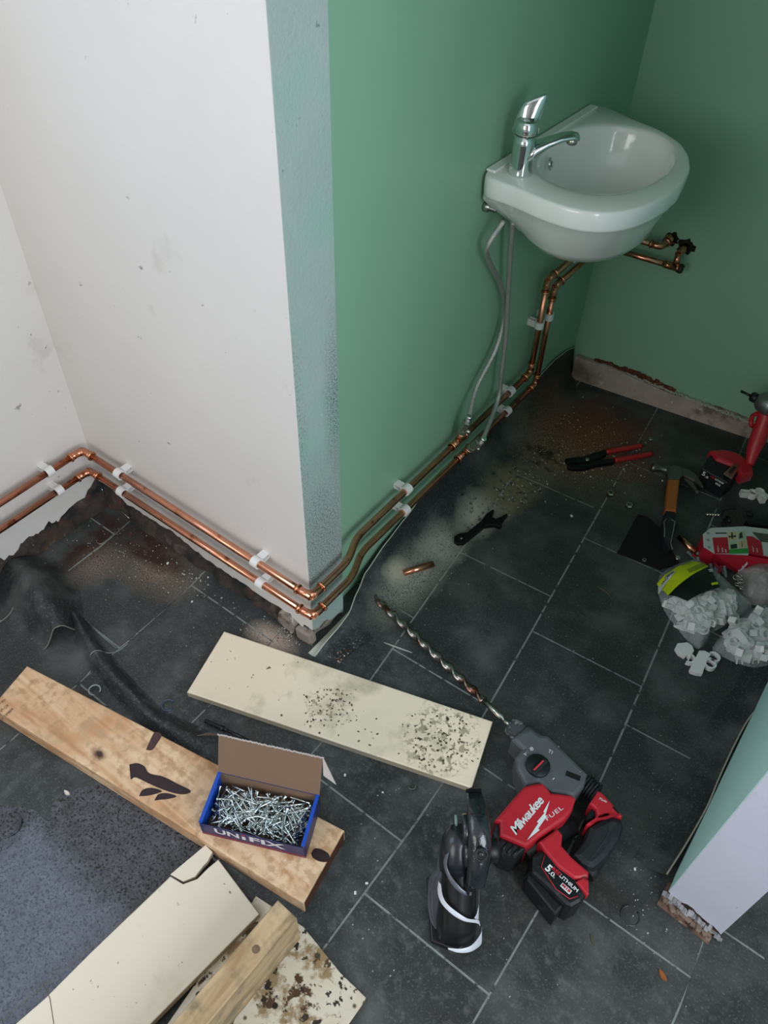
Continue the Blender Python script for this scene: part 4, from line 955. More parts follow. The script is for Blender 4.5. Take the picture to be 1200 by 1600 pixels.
MB().rings([[a_, b_, c_] for a_, b_, c_ in zip(*gm)], 0, False, True, closed=False).build('clear_guard', clear, nz)
MB().tube(gm[0], .0012, 6).build('guard_rim', greyb, nz)
MB().tube([(a_+b_)/2+ow*.001 for a_, b_ in zip(gm[0], gm[1])], .0012, 6).build('guard_rib', greyb, nz)
# curved glossy hood over the top
hp = [P8(590, 930, .135), P8(612, 760, .165), P8(625, 600, .185), P8(620, 450, .200), P8(606, 300, .205), P8(592, 180, .200), P8(580, 80, .185)]
hpc = catmull(hp, 5); rows = []
hv = RT.copy()
for i, p in enumerate(hpc):
    t = i/(len(hpc)-1); wdh = .010+.0095*math.sin(math.pi*min(1, t*.75+.22)); dp = .014
    rows.append([p+hv*math.cos(a)*wdh+(-_f)*math.sin(a)*dp for a in [2*math.pi*k/18 for k in range(18)]])
hood = MB().rings(rows, 0, True, True).build('curved_hood', gloss, nz)
MB().tube([P8(545, 290, .214)-_f*.003, P8(612, 294, .219)-_f*.003, P8(672, 296, .214)-_f*.003], .0008, 6).build('hood_seam', mat('seam', '#0b0c0d', .6), hood)
MB().prism([P8(505, 72, .205), P8(640, 68, .205), P8(640, 82, .2), P8(505, 86, .2)], (0, 0, -.01)).build('hood_lip', blk, hood)
for (u, v, r, z) in ((490, 440, .026, .178), (505, 650, .022, .160)):
    MB().lathe(P8(u, v, z), -hv, [(-.006, r*.9), (-.004, r), (.003, r), (.005, r*.8), (.005, r*.5)], 28).build('side_disc', gloss, nz)
MB().lathe(P8(425, 360, .165), -hv, [(0, .010), (.004, .010)], 16).build('green_tab', mat('green_tab', '#8aa39a', .5), nz)
MB().lathe(P8(632, 632, .190)-_f*.013, -_f, [(-.006, .0105), (.001, .0115), (.0025, .0105), (.002, .008), (-.002, .0075)], 26).build('pivot_ring', blk, nz)
MB().lathe(P8(632, 632, .190)-_f*.013, -_f, [(-.004, .0045), (.001, .0045), (.0015, .002)], 14).build('pivot_bolt', gloss, nz)
MB().lathe(P8(430, 560, .150), axn, [(-.045, .029), (-.02, .031), (.01, .027), (.028, .014)], 24).build('neck_ball', mat('neck_dark', '#1c2026', .3, coat=.3), nz)
MB().lathe(P8(745, 620, .150), hv, [(-.02, .012), (-.012, .018), (.006, .020), (.010, .014)], 20).build('side_knob', blk, nz)
MB().tube([P8(540, 780, .145)-_f*.012, P8(520, 900, .125)-_f*.014, P8(515, 985, .115)-_f*.014], [.007, .005, .0015], 10).build('hanging_strap', blk, nz)
MB().tube([P8(635, 700, .165), P8(610, 800, .145), P8(590, 900, .125)], [.018, .013, .010], 14).build('hood_stem', rub, nz)
# ================================================================== RIGHT-HAND SIDE
k5 = lambda u, v: (940+u*.21667, 740+v*.21667)
def P5(u, v, z): return F(*k5(u, v), z)
k4 = lambda u, v: (800+u/3, 540+v/3)
def P4(u, v, z=0): return F(*k4(u, v), z)
# impact driver standing on its battery
idc = P4(1010, 600, 0)
imp = empty('impact_driver', idc, 'red impact driver standing on its battery at the right edge by the back wall', 'drill')
bpx = [(938, 492), (1080, 500), (1135, 560), (1130, 605), (1060, 640), (1010, 660), (893, 590), (900, 530)]
MB().prism([P4(u, v, .062) for u, v in [(925, 510), (985, 498), (1075, 560), (1060, 600), (1010, 640), (893, 572)]], (0, 0, -.060), 0, .006).build('battery', blk, imp)
MB().prism([P4(u, v, .072) for u, v in [(928, 488), (985, 482), (1040, 492), (1078, 510), (1130, 555), (1135, 595), (1080, 612), (1045, 560), (960, 528)]], (0, 0, -.030), 0, .008).build('battery_foot', red, imp)
MB().prism([P4(u, v, .073) for u, v in [(992, 600), (1040, 552), (1072, 560), (1030, 626)]], (0, 0, -.002), 0, .0006).build('belt_clip', steelm, imp)
MB().prism([P4(u, v, .0735) for u, v in [(1015, 590), (1040, 566), (1052, 570), (1030, 600)]], (0, 0, -.0006)).build('clip_slot', mat('slot_dark', '#1a1d1c', .6), imp)
fA, fB = P4(893, 572, .062), P4(1010, 640, .062); iu = (fB-fA).normalized(); fn = iu.cross(V(0, 0, 1))
for s_, a_, z_, w_, h_, m_ in (('5', .006, -.022, .008, .014, wp), ('.0', .016, -.024, .009, .008, wp), ('RED', .028, -.014, .014, .006, rl), ('LITHIUM', .043, -.014, .024, .006, wp), ('M18', .048, -.026, .014, .007, wp)):
    text('battery_print', s_, fA+iu*a_+V(0, 0, z_)+fn*.0002, iu, V(0, 0, 1), w_, h_, m_, imp, bold=.03, lift=.0006)
hpth = catmull([P4(1115, 560, .07), P4(1130, 500, .095), P4(1160, 420, .13), P4(1185, 350, .165), P4(1200, 300, .19)], 6)
MB().tube(hpth, [.010+.012*min(1, i/10) for i in range(len(hpth))], 16).build('handle', red, imp)
MB().tube(catmull([P4(1140, 380, .13), P4(1120, 370, .15), P4(1128, 330, .165), P4(1150, 318, .18)], 5), .006, 10).build('trigger', red, imp)
hd0 = P4(1175, 262, .205); hda = V(-1, .12, 0).normalized()
MB().lathe(hd0, hda, [(-.14, .020), (-.12, .030), (-.02, .031)], 24).build('motor_body', red, imp)
MB().lathe(hd0, hda, [(-.03, .031), (-.02, .032), (.005, .026), (.014, .018)], 24).build('nose_case', mat('alloy_nose', '#8a8d8c', .4, .8), imp)
MB().lathe(hd0, hda, [(.012, .011), (.014, .0135), (.030, .0135), (.034, .009)], 18).build('chuck', blk, imp)
MB().lathe(hd0, hda, [(.030, .0035), (.062, .0035)], 6).build('driver_bit', blk, imp)
# pliers
pk = lambda u, v, z: F(800+u/3, 520+v/3, z)
ply = empty('water_pump_pliers', pk(440, 590, 0), 'water pump pliers with red dipped handles lying beside the red brick dust', 'pliers')
ps = mat('dark_tool_steel', '#2a2c2d', .35, .8, bump=.3, bscale=120)
rg = mat('red_grip', '#a3211f', .4)
MB().tube(catmull([pk(440, 560, .012), pk(500, 548, .014), pk(560, 538, .013), pk(606, 528, .012)], 5), .0075, 12).build('grip', rg, ply)
MB().tube(catmull([pk(480, 598, .010), pk(540, 588, .011), pk(600, 578, .010), pk(656, 566, .010)], 5), .0075, 12).build('grip', rg, ply)
MB().prism([pk(u, v, .018) for u, v in ((250, 590), (290, 582), (330, 580), (380, 562), (440, 545), (445, 565), (400, 588), (345, 605), (300, 604), (262, 606))], (0, 0, -.012), 0, .002).build('jaw', ps, ply)
MB().prism([pk(u, v, .015) for u, v in ((262, 612), (300, 618), (350, 604), (420, 590), (482, 590), (480, 606), (400, 616), (345, 632), (290, 636), (262, 628))], (0, 0, -.012), 0, .002).build('jaw', ps, ply)
MB().lathe(pk(352, 596, .017), (0, 0, 1), [(0, .006), (.003, .006), (.004, .004)], 14).build('pivot', steelm, ply)
# claw hammer
hm = empty('claw_hammer', pk(755, 690, 0), 'claw hammer with brown wooden grip lying on the dark tiles', 'hammer')
hs = mat('hammer_steel', '#74726d', .35, .9, bump=.2, bscale=90, var=.2)
HZ = .022
ha, hb_ = pk(652, 630, HZ), pk(735, 645, HZ); hd_ = (hb_-ha).normalized(); Lh = (hb_-ha).length
MB().lathe(ha, hd_, [(0, .010), (.001, .0125), (.010, .013), (.014, .0095), (Lh*.8, .009), (Lh, .013)], 20).build('striking_face', hs, hm)
MB().prism([pk(u, v, HZ+.011) for u, v in ((728, 630), (760, 618), (800, 630), (802, 668), (785, 688), (732, 686))], (0, 0, -.022), 0, .003).build('head_eye', hs, hm)
for k, pts in enumerate((((795, 632), (830, 640), (865, 665), (893, 705), (898, 722), (885, 716), (855, 690), (820, 672), (796, 666)), ((800, 652), (822, 668), (850, 695), (868, 730), (876, 748), (862, 742), (835, 715), (805, 684)))):
    MB().prism([pk(u, v, HZ+(.008 if k == 0 else .0)) for u, v in pts], (0, 0, -.007), 0, .0015).build('claw', hs, hm)
MB().prism([pk(u, v, HZ+.012) for u, v in ((734, 684), (788, 686), (772, 836), (720, 828))], (0, 0, -.022), 0, .005).build('wooden_grip', mat('brown_grip', '#a25c2b', .5, bump=.1, var=.08, vscale=30), hm)
gr = MB().prism([pk(u, v, HZ+.008) for u, v in ((722, 828), (770, 836), (768, 880), (762, 940), (750, 1010), (738, 1015), (712, 950), (708, 880))], (0, 0, -.024), 0, .005).build('rubber_grip', rub, hm)
gl_ = mat('grip_trim', '#8a8378', .5)
for pts in (((724, 872), (712, 885), (716, 925), (714, 958)), ((748, 876), (764, 884), (756, 930), (744, 985), (752, 1015))):
    MB().tube([pk(u, v, HZ+.0085) for u, v in pts], .0010, 6).build('trim_line', gl_, gr)
MB().lathe(P5(548, 612, .012), (0, 0, 1), [(0, .007), (.004, .006)], 12).build('butt_ring', steelm, hm)
# black card square
bs = MB().prism([P5(u, v, .004) for u, v in ((262, 292), (330, 310), (430, 400), (500, 540), (560, 640), (540, 655), (420, 690), (112, 570))], (0, 0, -.003), 0, .001)
tag(bs.build('black_pad', mat('matt_black_pad', '#050607', .9)), 'matt black flat pad lying under the hammer handle', 'pad')
# adjustable spanner near the plaster dust
k3 = lambda u, v: (600+u/4, 560+v/4)
P3 = lambda u, v, z=0: F(*k3(u, v), z)
sp = empty('adjustable_spanner', P3(560, 1060), 'black adjustable spanner lying in pale plaster dust below the green wall', 'spanner')
spm = mat('black_spanner', '#17191a', .45, .5, bump=.3, bscale=120)
MB().prism([P3(u, v, .014) for u, v in ((440, 1110), (470, 1092), (520, 1085), (610, 1010), (640, 1020), (630, 1045), (540, 1118), (500, 1150), (460, 1152), (440, 1138))], (0, 0, -.011), 0, .002).build('spanner_handle', spm, sp)
MB().prism([P3(u, v, .016) for u, v in ((612, 1006), (640, 970), (680, 940), (690, 950), (675, 985), (700, 1000), (720, 1020), (738, 1040), (730, 1048), (690, 1036), (650, 1040), (630, 1044))], (0, 0, -.013), 0, .002).build('fixed_jaw', spm, sp)
MB().prism([P3(u, v, .015) for u, v in ((700, 1000), (735, 985), (770, 965), (772, 975), (745, 1010), (722, 1030))], (0, 0, -.011), 0, .002).build('sliding_jaw', spm, sp)
MB().lathe(P3(484, 1122, .0142), (0, 0, 1), [(0, .004), (.0006, .004), (.0006, .0022)], 14).build('hanging_eye', steelm, sp)
# copper offcuts
for a, b, lb, z in ((F(630, 896, .009), F(677, 881, .009), 'short copper pipe offcut on the plaster dust beside the pier', .009), (P5(562, 455, .009), P5(676, 572, .009), 'short copper pipe offcut beside the hammer handle', .009)):
    d = (b-a).normalized(); L_ = (b-a).length
    o = MB().lathe(a, d, [(0, .0062), (0, .008), (L_, .008), (L_, .0062), (L_*.99, .0060), (.001, .0060)], 20).build('copper_offcut', copper)
    tag(o, lb, 'pipe offcut', 'loose copper pipe offcuts')
# nuts
for (x, y), lb in (((953, 774), 'silver compression nut lying on the tile seam'), ((982, 793), 'silver compression nut left of the hammer handle'), ((1006, 877), 'small silver nut at the lower edge of the black pad'), ((1016, 688), 'tiny nut lying right of the pliers handles')):
    r = .0105 if y < 800 and y > 700 else .006
    b = MB(); c = F(x, y, 0); out = [(0, r*.62), (0, r), (r*.9, r), (r*1.1, r*.85), (r*1.1, r*.6), (r*.2, r*.6)]
    b.lathe(c, (0, 0, 1), out, 6 if y != 688 else 12, smooth=False)
    tag(b.build('nut', steelm), lb, 'nut', 'loose nuts on the floor')
# ------------------------------------------------------------------ red and white carton, pouring out plugs
zc_ = .055
ct_ = empty('fixings_carton', P5(1000, 600, 0), 'open red and white carton of wall plugs beside the plastic bags', 'box')
redc = mat('red_card', '#a8182c', .4); whc = mat('white_card', '#b9bcb8', .45); grc = mat('green_print', '#2e8a3c', .45); pic = mat('beige_print', '#b8ad84', .5); picg = mat('pictogram_green', '#9fb38a', .5); dk = mat('dark_print', '#2b2f2b', .5)
top_p = [(730, 438), (785, 392), (1032, 380), (1080, 430), (1062, 575), (1055, 590), (905, 582), (812, 578), (735, 530)]
body = MB().prism([P5(u, v, zc_) for u, v in top_p], (0, 0, -.052), 0, .0, 1).build('carton_body', [whc, redc], ct_)
top2 = [(1032, 380), (1200, 400), (1330, 430), (1340, 620), (1062, 575), (1080, 430)]
b2_ = MB().prism([P5(u, v, zc_-.001) for u, v in top2], (0, 0, -.050), 0, 0, 1).build('carton_body', [whc, redc], ct_)
def lab(name, pts, m, z=zc_, lift=.0006, par=None): return MB().prism([P5(u, v, z+lift) for u, v in pts], (0, 0, -.0005)).build(name, m, par or body)
lab('red_panel', [(800, 462), (908, 458), (922, 575), (815, 576)], redc)
lab('red_panel', [(1044, 450), (1085, 452), (1150, 490), (1165, 590), (1062, 575)], redc, lift=.001)
lab('green_band', [(918, 548), (1055, 538), (1060, 574), (922, 578)], grc, lift=.0009)
for q, m in (([(908, 422), (968, 416), (974, 478), (914, 482)], pic), ([(980, 416), (1035, 412), (1040, 472), (984, 478)], picg), ([(922, 488), (978, 484), (982, 540), (926, 545)], picg), ([(988, 484), (1042, 480), (1046, 535), (992, 540)], pic)): lab('pictogram', q, m, lift=.0009)
for q in ([(915, 450), (970, 446), (971, 456), (916, 460)], [(934, 424), (944, 424), (948, 470), (938, 470)], [(995, 430), (1012, 420), (1020, 462), (990, 468)], [(930, 512), (975, 506), (978, 538), (932, 542)], [(1008, 490), (1012, 490), (1018, 530), (1013, 530)], [(820, 426), (900, 424), (902, 432), (822, 433)]): lab('pictogram_detail', q, dk, lift=.0013)
for u, v in ((768, 430), (768, 480), (775, 532)): MB().lathe(P5(u, v, zc_), (0, 0, 1), [(.0003, .0042), (.0009, .0042)], 18).build('punched_hole', mat('hole_grey', '#8d908d', .6), body)
lab('dark_strip', [(1085, 420), (1230, 440), (1250, 500), (1150, 490)], mat('grey_window', '#4a4f4a', .3), lift=.0004, par=b2_)
lab('white_badge', [(1155, 498), (1260, 512), (1270, 590), (1172, 585)], whc, lift=.0012, par=b2_)
tv0 = P5(850, 480, zc_)-P5(850, 570, zc_)
for (u, v, w_, s_) in ((845, 568, .018, 'fischer+'), (876, 570, .014, 'DuoPower'), (900, 571, .009, '8x40')):
    a = P5(u, v, zc_); b = P5(u-8, v-85, zc_); text('carton_print', s_, a, b-a, V(0, 0, 1).cross(b-a), w_*1.1, .0036, wp, body, lift=.0016, bold=.02)
for (u, v, w_, s_) in ((1098, 568, .018, 'fischer+'), (1126, 572, .014, 'DuoPower')):
    a = P5(u, v, zc_); b = P5(u-14, v-85, zc_); text('carton_print', s_, a, b-a, V(0, 0, 1).cross(b-a), w_*1.05, .0034, wp, body, lift=.002, bold=.02)
# red flap sloping to the floor, with the name
fp = [P5(812, 580, zc_), P5(1058, 592, zc_), P5(1018, 722, .006), P5(962, 706, .006), P5(868, 668, .012), P5(835, 640, .020)]
fl1 = MB().prism(fp, (0, .0008, -.0012)).build('front_flap', redc, ct_)
fp2 = [P5(1058, 592, zc_), P5(1330, 640, zc_), P5(1300, 720, .01), P5(1018, 722, .006)]
fl2_ = MB().prism(fp2, (0, .0008, -.0012)).build('front_flap', redc, ct_)
a = P5(995, 712, .012); b = P5(1075, 622, .042); nn_ = (fp2[1]-fp2[0]).cross(fp2[3]-fp2[0]).normalized()
if nn_.z < 0: nn_ = -nn_
text('carton_print', 'fischer', a+nn_*.002, b-a, nn_.cross(b-a), (b-a).length*.8, .0075, wp, fl2_, lift=.001, bold=.03)
# plugs spilling out
plugm = mat('grey_wall_plug', '#7f8685', .5); plugr = mat('red_wall_plug', '#9c2433', .45)
def plug(m):
    b = MB(); b.lathe((-.018, 0, 0), (1, 0, 0), [(0, .0045), (.002, .0045), (.0025, .0036), (.034, .0034), (.036, .002)], 8)
    for s_ in (-1, 1): b.box((0, s_*.0036, 0), (.022, .0016, .002), Matrix.Rotation(s_*.08, 3, 'Z'))
    return b.build('wall_plug', m)
pg, pr_ = plug(plugm), plug(plugr); rnd = random.Random(5); first = {0: pg, 1: pr_}; used = set()
for i, (u, v) in enumerate(((660, 600), (700, 615), (735, 600), (760, 640), (800, 640), (790, 675), (740, 660), (820, 690), (850, 700), (870, 690), (700, 650), (830, 665), (780, 610), (890, 705), (840, 720), (760, 690))):
    k = 1 if i in (1, 4, 6, 8, 11) else 0; o = first[k] if k not in used else first[k].copy()
    if k in used: sc.collection.objects.link(o)
    used.add(k); o.location = P5(u, v, .006+.006*(i % 3)); o.rotation_euler = (rnd.random()*3, rnd.uniform(-.2, .2), -.75+rnd.uniform(-.7, .7))
    tag(o, ('red' if k else 'grey')+' plastic wall plug spilling from the open carton', 'wall plug', ('red' if k else 'grey')+' wall plugs by the carton')
# ------------------------------------------------------------------ clear bags
film = mat('clear_bag_film', '#e6ebe8', .10, alpha=.30, bump=1., bscale=38, bdist=.02, coat=.7)
def pillow(name, px, zmax, m, lab_, cat_, seed, nr=14, k=k5, parent=None, c=None, wr=.004):
    B = [F(*k(u, v), .004) for u, v in px]; B = catmull(B+[B[0]], 6)[:-1]; cc_ = c or sum(B, V(0, 0, 0))/len(B)
    def hgt(r, p): return .003+zmax*(max(0, 1-r**2.4))**.6*(1+.12*mnoise.noise(p*30+V(seed, 0, 0)))+wr*abs(mnoise.noise(p*90+V(0, seed, 0)))*(1.2-r)
    rows = []
    for j in range(nr+1):
        r = max(.001, j/nr); rows.append([V(cc_.x+(b.x-cc_.x)*r, cc_.y+(b.y-cc_.y)*r, hgt(r, V(cc_.x+(b.x-cc_.x)*r, cc_.y+(b.y-cc_.y)*r, 0))) for b in B])
    o = MB().rings(rows, 0, False, True).build(name, m, parent)
    tag(o, lab_, cat_); return o, cc_, B, hgt
bag1, bc1, bb1, hf1 = pillow('clip_bag', [(410, 760), (430, 720), (500, 680), (580, 650), (650, 640), (730, 675), (800, 730), (880, 790), (950, 850), (1010, 910), (1085, 985), (1040, 1035), (960, 1068), (860, 1115), (785, 1155), (755, 1225), (695, 1262), (640, 1225), (590, 1170), (530, 1095), (465, 1010), (430, 930), (408, 850)], .062, film, 'clear bag of white pipe clips with yellow and black label', 'plastic bag', 3)
bag2, bc2, bb2, hf2 = pillow('clip_bag', [(800, 1250), (840, 1190), (910, 1120), (1000, 1050), (1100, 975), (1200, 960), (1320, 1000), (1340, 1250), (1330, 1360), (1180, 1390), (1080, 1395), (960, 1360), (870, 1320), (810, 1290)], .060, film, 'clear bag of white clips at the right edge, lowest of the bags', 'plastic bag', 8)
film3 = mat('hazy_bag_film', '#b3aba8', .3, alpha=.62, bump=.8, bscale=50, bdist=.01, coat=.3)
bag3, bc3, bb3, hf3 = pillow('crumpled_bag', [(960, 730), (1030, 700), (1100, 670), (1200, 665), (1330, 690), (1340, 900), (1200, 960), (1110, 950), (1040, 930), (1000, 880), (990, 800)], .05, film3, 'crumpled hazy plastic bag between the carton and the clip bags', 'plastic bag', 5)
# label draped over bag one
def drape(name, px, m, lift, n=8, parent=bag1):
    A_, B2, C_, D_ = [F(*k5(u, v), .036 if v < 780 else .058) for u, v in px]; rows = []
    for i in range(n+1):
        row = []
        for j in range(n+1):
            p = (A_*(1-i/n)+B2*(i/n))*(1-j/n)+(D_*(1-i/n)+C_*(i/n))*(j/n); q = V(p.x-bc1.x, p.y-bc1.y, 0)
            best = 0
            d = q.normalized() if q.length > 1e-6 else V(1, 0, 0)
            R0 = .06
            for b in bb1:
                e = V(b.x-bc1.x, b.y-bc1.y, 0)
                if e.length > 0 and e.normalized().dot(d) > .985: R0 = e.length; break
            row.append(V(p.x, p.y, .006+.062*(max(0, 1-(min(1, q.length/R0))**2.4))**.6+lift))
        rows.append(row)
    return MB().rings(rows, 0, False, True, closed=False).build(name, m, parent)
lime = mat('lime_label', '#b7c418', .4); blab = mat('black_label', '#0e1413', .3)
L1 = drape('yellow_label', [(420, 745), (640, 650), (745, 722), (500, 832)], lime, .004)
L2 = drape('black_label', [(500, 832), (745, 722), (842, 842), (618, 918)], blab, .004)
drape('barcode_panel', [(428, 765), (505, 725), (520, 745), (445, 785)], mat('label_white', '#b9bdb4', .5), .006)
for i in range(9): 
    t = i/9; drape('barcode_bar', [(440+t*62, 760-t*28), (440+t*62+3.5, 758-t*28), (440+t*62+13, 774-t*28), (440+t*62+9, 776-t*28)], dk, .0075, 2)
drape('label_mark', [(772, 820), (822, 808), (828, 825), (780, 836)], lime, .006, 2)
for i in range(4): drape('label_print_line', [(590+i*4, 745+i*9), (712+i*6, 690+i*9), (714+i*6, 694+i*9), (592+i*4, 749+i*9)], mat('label_ink', '#6d7a20', .5), .006, 3)
drape('label_print_line', [(560, 692), (630, 664), (632, 668), (562, 697)], dk, .006, 3)
drape('label_print_line', [(735, 758), (770, 745), (773, 752), (738, 764)], wp, .006, 3); drape('label_print_line', [(742, 770), (775, 758), (778, 764), (745, 776)], wp, .006, 3)
# clips inside the bags: individual pieces
src = [o for o in bpy.data.objects if o.name == 'pipe_clip'][0]; rnd = random.Random(21)
def in_poly(p, B):
    c = False
    for i in range(len(B)):
        a, b = B[i-1], B[i]
        if (a.y > p.y) != (b.y > p.y) and p.x < (b.x-a.x)*(p.y-a.y)/(b.y-a.y)+a.x: c = not c
    return c
def fill(B, c, n, us, vs, zm, lb, gp, zb=0.010):
    k = 0
    while k < n:
        u, v = rnd.uniform(*us), rnd.uniform(*vs); p = P5(u, v, .02); q = c+(p-c)*1.32; q.z = 0
        if not in_poly(q, B): continue
        r = min(1, V(p.x-c.x, p.y-c.y, 0).length/.09); o = copy_tree(src); o['label'] = lb; o['group'] = gp
        o.location = V(p.x, p.y, zb+rnd.random()*zm*(1-r*r*.9)); o.rotation_euler = (rnd.uniform(0, 6), rnd.uniform(-.9, .9), rnd.uniform(0, 6)); k += 1
fill(bb1, bc1, 62, (450, 1000), (900, 1180), .030, 'white pipe clip packed inside the bag with the yellow label', 'clips inside the labelled bag')
fill(bb2, bc2, 34, (830, 1290), (1000, 1340), .026, 'white pipe clip packed inside the lowest clear bag', 'clips inside the lowest bag')
# loose clips on the floor
def loose(px, rz, lb, n=1, k=k5):
    o = copy_tree(src); o['label'] = lb; o['group'] = 'loose white clips on the tiles'; o.location = F(*k(*px), .0095); o.rotation_euler = (R_(90), 0, R_(rz)); o.scale = (1.0, 1.0, 1.0); return o
big = empty('double_pipe_clip', P5(740, 1350, 0), 'white double pipe clip lying on the tile below the bags, right one', 'pipe clip'); 
def cclip(par, o_, d, flip=1):
    o_, d = Vector(o_), Vector(d).normalized(); n = V(-d.y, d.x, 0)*flip; b = MB(); R1, R2_ = .0135, .0092; rows = []
    for i in range(19):
        a = R_(-145+290*i/18)+math.pi; e = d*math.cos(a)*-1+n*math.sin(a); rows.append([o_+e*R2_+V(0, 0, .001), o_+e*R1+V(0, 0, .001), o_+e*R1+V(0, 0, .013), o_+e*R2_+V(0, 0, .013)])
    b.rings(rows, 0, True, False).build('clip_jaw', clipm, par)
d1 = (P5(860, 1340, 0)-P5(770, 1310, 0)); 
MB().prism([P5(u, v, .014) for u, v in ((705, 1275), (745, 1275), (790, 1300), (770, 1330), (760, 1345), (755, 1380), (740, 1405), (730, 1440), (690, 1435), (645, 1420), (640, 1400), (665, 1350))], (0, 0, -.013), 0, .001).build('clip_base', clipm, big)
cclip(big, P5(800, 1342, 0), d1); cclip(big, P5(772, 1392, 0), d1)
sm = empty('pipe_clip', P5(600, 1300, 0), 'single white pipe clip lying on the tile, left of the double clip', 'pipe clip', 'loose white clips on the tiles')
MB().prism([P5(u, v, .014) for u, v in ((548, 1222), (620, 1215), (655, 1240), (668, 1275), (640, 1330), (622, 1300), (595, 1310), (560, 1290), (535, 1250))], (0, 0, -.013), 0, .001).build('clip_base', clipm, sm)
cclip(sm, P5(622, 1352, 0), P5(655, 1345, 0)-P5(600, 1350, 0), 1)
o = loose((1085, 150), 30, 'white plastic clip lying below the impact driver battery'); loose((1135, 140), 130, 'white plastic clip beside another, at right below the impact driver')
o2 = MB().box(P5(1150, 150, .010), (.040, .022, .014), Matrix.Rotation(-.4, 3, 'Z'), bev=.004).build('white_bracket', clipm); tag(o2, 'small white plastic bracket at right below the impact driver', 'bracket')
# black tools and bits scattered around the carton
bit = MB().tube([P5(745, 290, .005), P5(855, 296, .005)], .0032, 8)
tw_ = MB(); rr_ = []
q0, q1 = P5(745, 290, .005), P5(855, 296, .005); dq = (q1-q0).normalized(); uq = dq.cross(V(0, 0, 1)); 
for i in range(50):
    s = i/49; c = q0.lerp(q1, s); rr_.append([c+(uq*math.cos(a)+V(0, 0, 1)*math.sin(a))*(.002+.003*abs(math.cos(a-s*18))**4) for a in [2*math.pi*k/12 for k in range(12)]])
tag(MB().rings(rr_, 0, True, True).build('twist_bit', steelm), 'short bright twist drill bit lying above the carton', 'drill bit')
scd = MB().tube([P5(875, 375, .006), P5(885, 330, .006)], .003, 8).tube([P5(905, 310, .006), P5(925, 352, .006)], .004, 10)
tag(scd.build('screwdriver_bit', mat('dark_bit', '#3b3d3c', .35, .8)), 'dark driver bits lying above the carton edge', 'bit')
cab = MB().tube(catmull([P5(850, 300, .004), P5(880, 268, .004), P5(930, 256, .004), P5(975, 262, .004)], 6), .0014, 6)
tag(cab.build('wire_offcut', blk), 'curved black wire offcut above the carton', 'wire')
tr_ = MB(); tr_.prism([P5(u, v, .03) for u, v in ((1040, 330), (1120, 310), (1250, 330), (1320, 380), (1180, 372), (1060, 365))], (0, 0, -.028), 0, .006)
tag(tr_.build('black_case', blk), 'black tool case corner behind the carton at the right edge', 'case')
MBc = MB().lathe(P5(1068, 292, .004), (0, 0, 1), [(0, .009), (.004, .009), (.005, .006)], 16); tag(MBc.build('grey_cap', rub), 'small grey cap lying behind the carton', 'cap')
# rings of a key ring in the hazy bag
for i, (u, v) in enumerate(((970, 750), (1005, 775), (980, 800), (1010, 825), (1000, 740))):
    c = P5(u, v, .048); pts = [c+V(math.cos(a), math.sin(a)*.8, .3*math.sin(a+i))*.0065 for a in [2*math.pi*k/18 for k in range(19)]]
    tag(MB().tube(pts, .0010, 6, caps=False).build('wire_ring', steelm), 'thin wire ring of a tangle lying at the hazy bag mouth', 'ring', 'tangle of wire rings')
# ------------------------------------------------------------------ small debris, each piece pickable
def sliver(name, a, b, w_, m, lb, cat, z=.001, h=.0012, bow=0.):
    a, b = F(*a, z), F(*b, z); d = (b-a).normalized(); n = V(-d.y, d.x, 0); mid = (a+b)/2+n*bow
    pts = catmull([a, mid, b], 5); rows = []
    for i, p in enumerate(pts):
        q = w_*math.sin(math.pi*(i/(len(pts)-1)*.84+.08))/2; rows.append([p+n*q, p+n*q*.6+V(0, 0, h), p-n*q*.6+V(0, 0, h), p-n*q])
    return tag(MB().rings(rows, 0, True, False).build(name, m), lb, cat)
sliver('plastic_sliver', (600, 1004), (644, 1020), .004, mat('pale_sliver', '#a9aaa2', .6), 'thin pale sliver lying left of the masonry bit', 'offcut')
sliver('brick_shard', (1030, 1515), (1041, 1533), .010, mat('orange_shard', '#8a5227', .8), 'orange brick shard lying by the right partition foot', 'shard', h=.003)
sliver('wood_curl', (933, 917), (955, 935), .004, mat('brown_curl', '#5a4a38', .8), 'thin brown curl of shaving on the dark tile', 'shaving', bow=.006)
sliver('wood_curl', (923, 1460), (928, 1478), .005, mat('olive_curl', '#4c4a36', .8), 'olive sliver lying below the drill battery', 'shaving')
sliver('pale_block', (101, 1236), (109, 1242), .008, mat('pale_block', '#cfc9bd', .7), 'tiny white plastic block in the wet patch', 'offcut', h=.004)
for i, (c_, col, lb) in enumerate((((148, 1079), '#9aa0a0', 'clear bent cable tie by the plank edge'), ((262, 1102), '#3b4a66', 'blue-black cable tie loop between plank and cream board'), ((985, 1430), '#23282e', 'dark cable tie loop near the right partition foot'), ((14, 1288), '#2a3038', 'dark ring lying in the puddle at left'), ((644, 1228), '#5a5a50', 'little open ring below the cream board'))):
    r = (.012, .012, .016, .022, .007)[i]; c = F(*c_, .003); pts = [c+V(math.cos(a), math.sin(a), .25*math.sin(a*.5+i))*r for a in [R_(20+i*50)+R_(300 if i != 4 else 190)*k/20 for k in range(21)]]
    tag(MB().tube(pts, .0016, 6).build('cable_tie', mat('tie_%s' % 'abcde'[i], col, .25, coat=.4)), lb, 'cable tie')
hk = MB().tube(catmull([F(183, 829, .01), F(165, 845, .01), F(157, 850, .01), (F(151, 847, .01)), F(152, 842, .01)], 5), .0008, 6)
tag(hk.build('bent_wire', steelm), 'thin bent wire hook on the red dust by the left corner', 'wire')
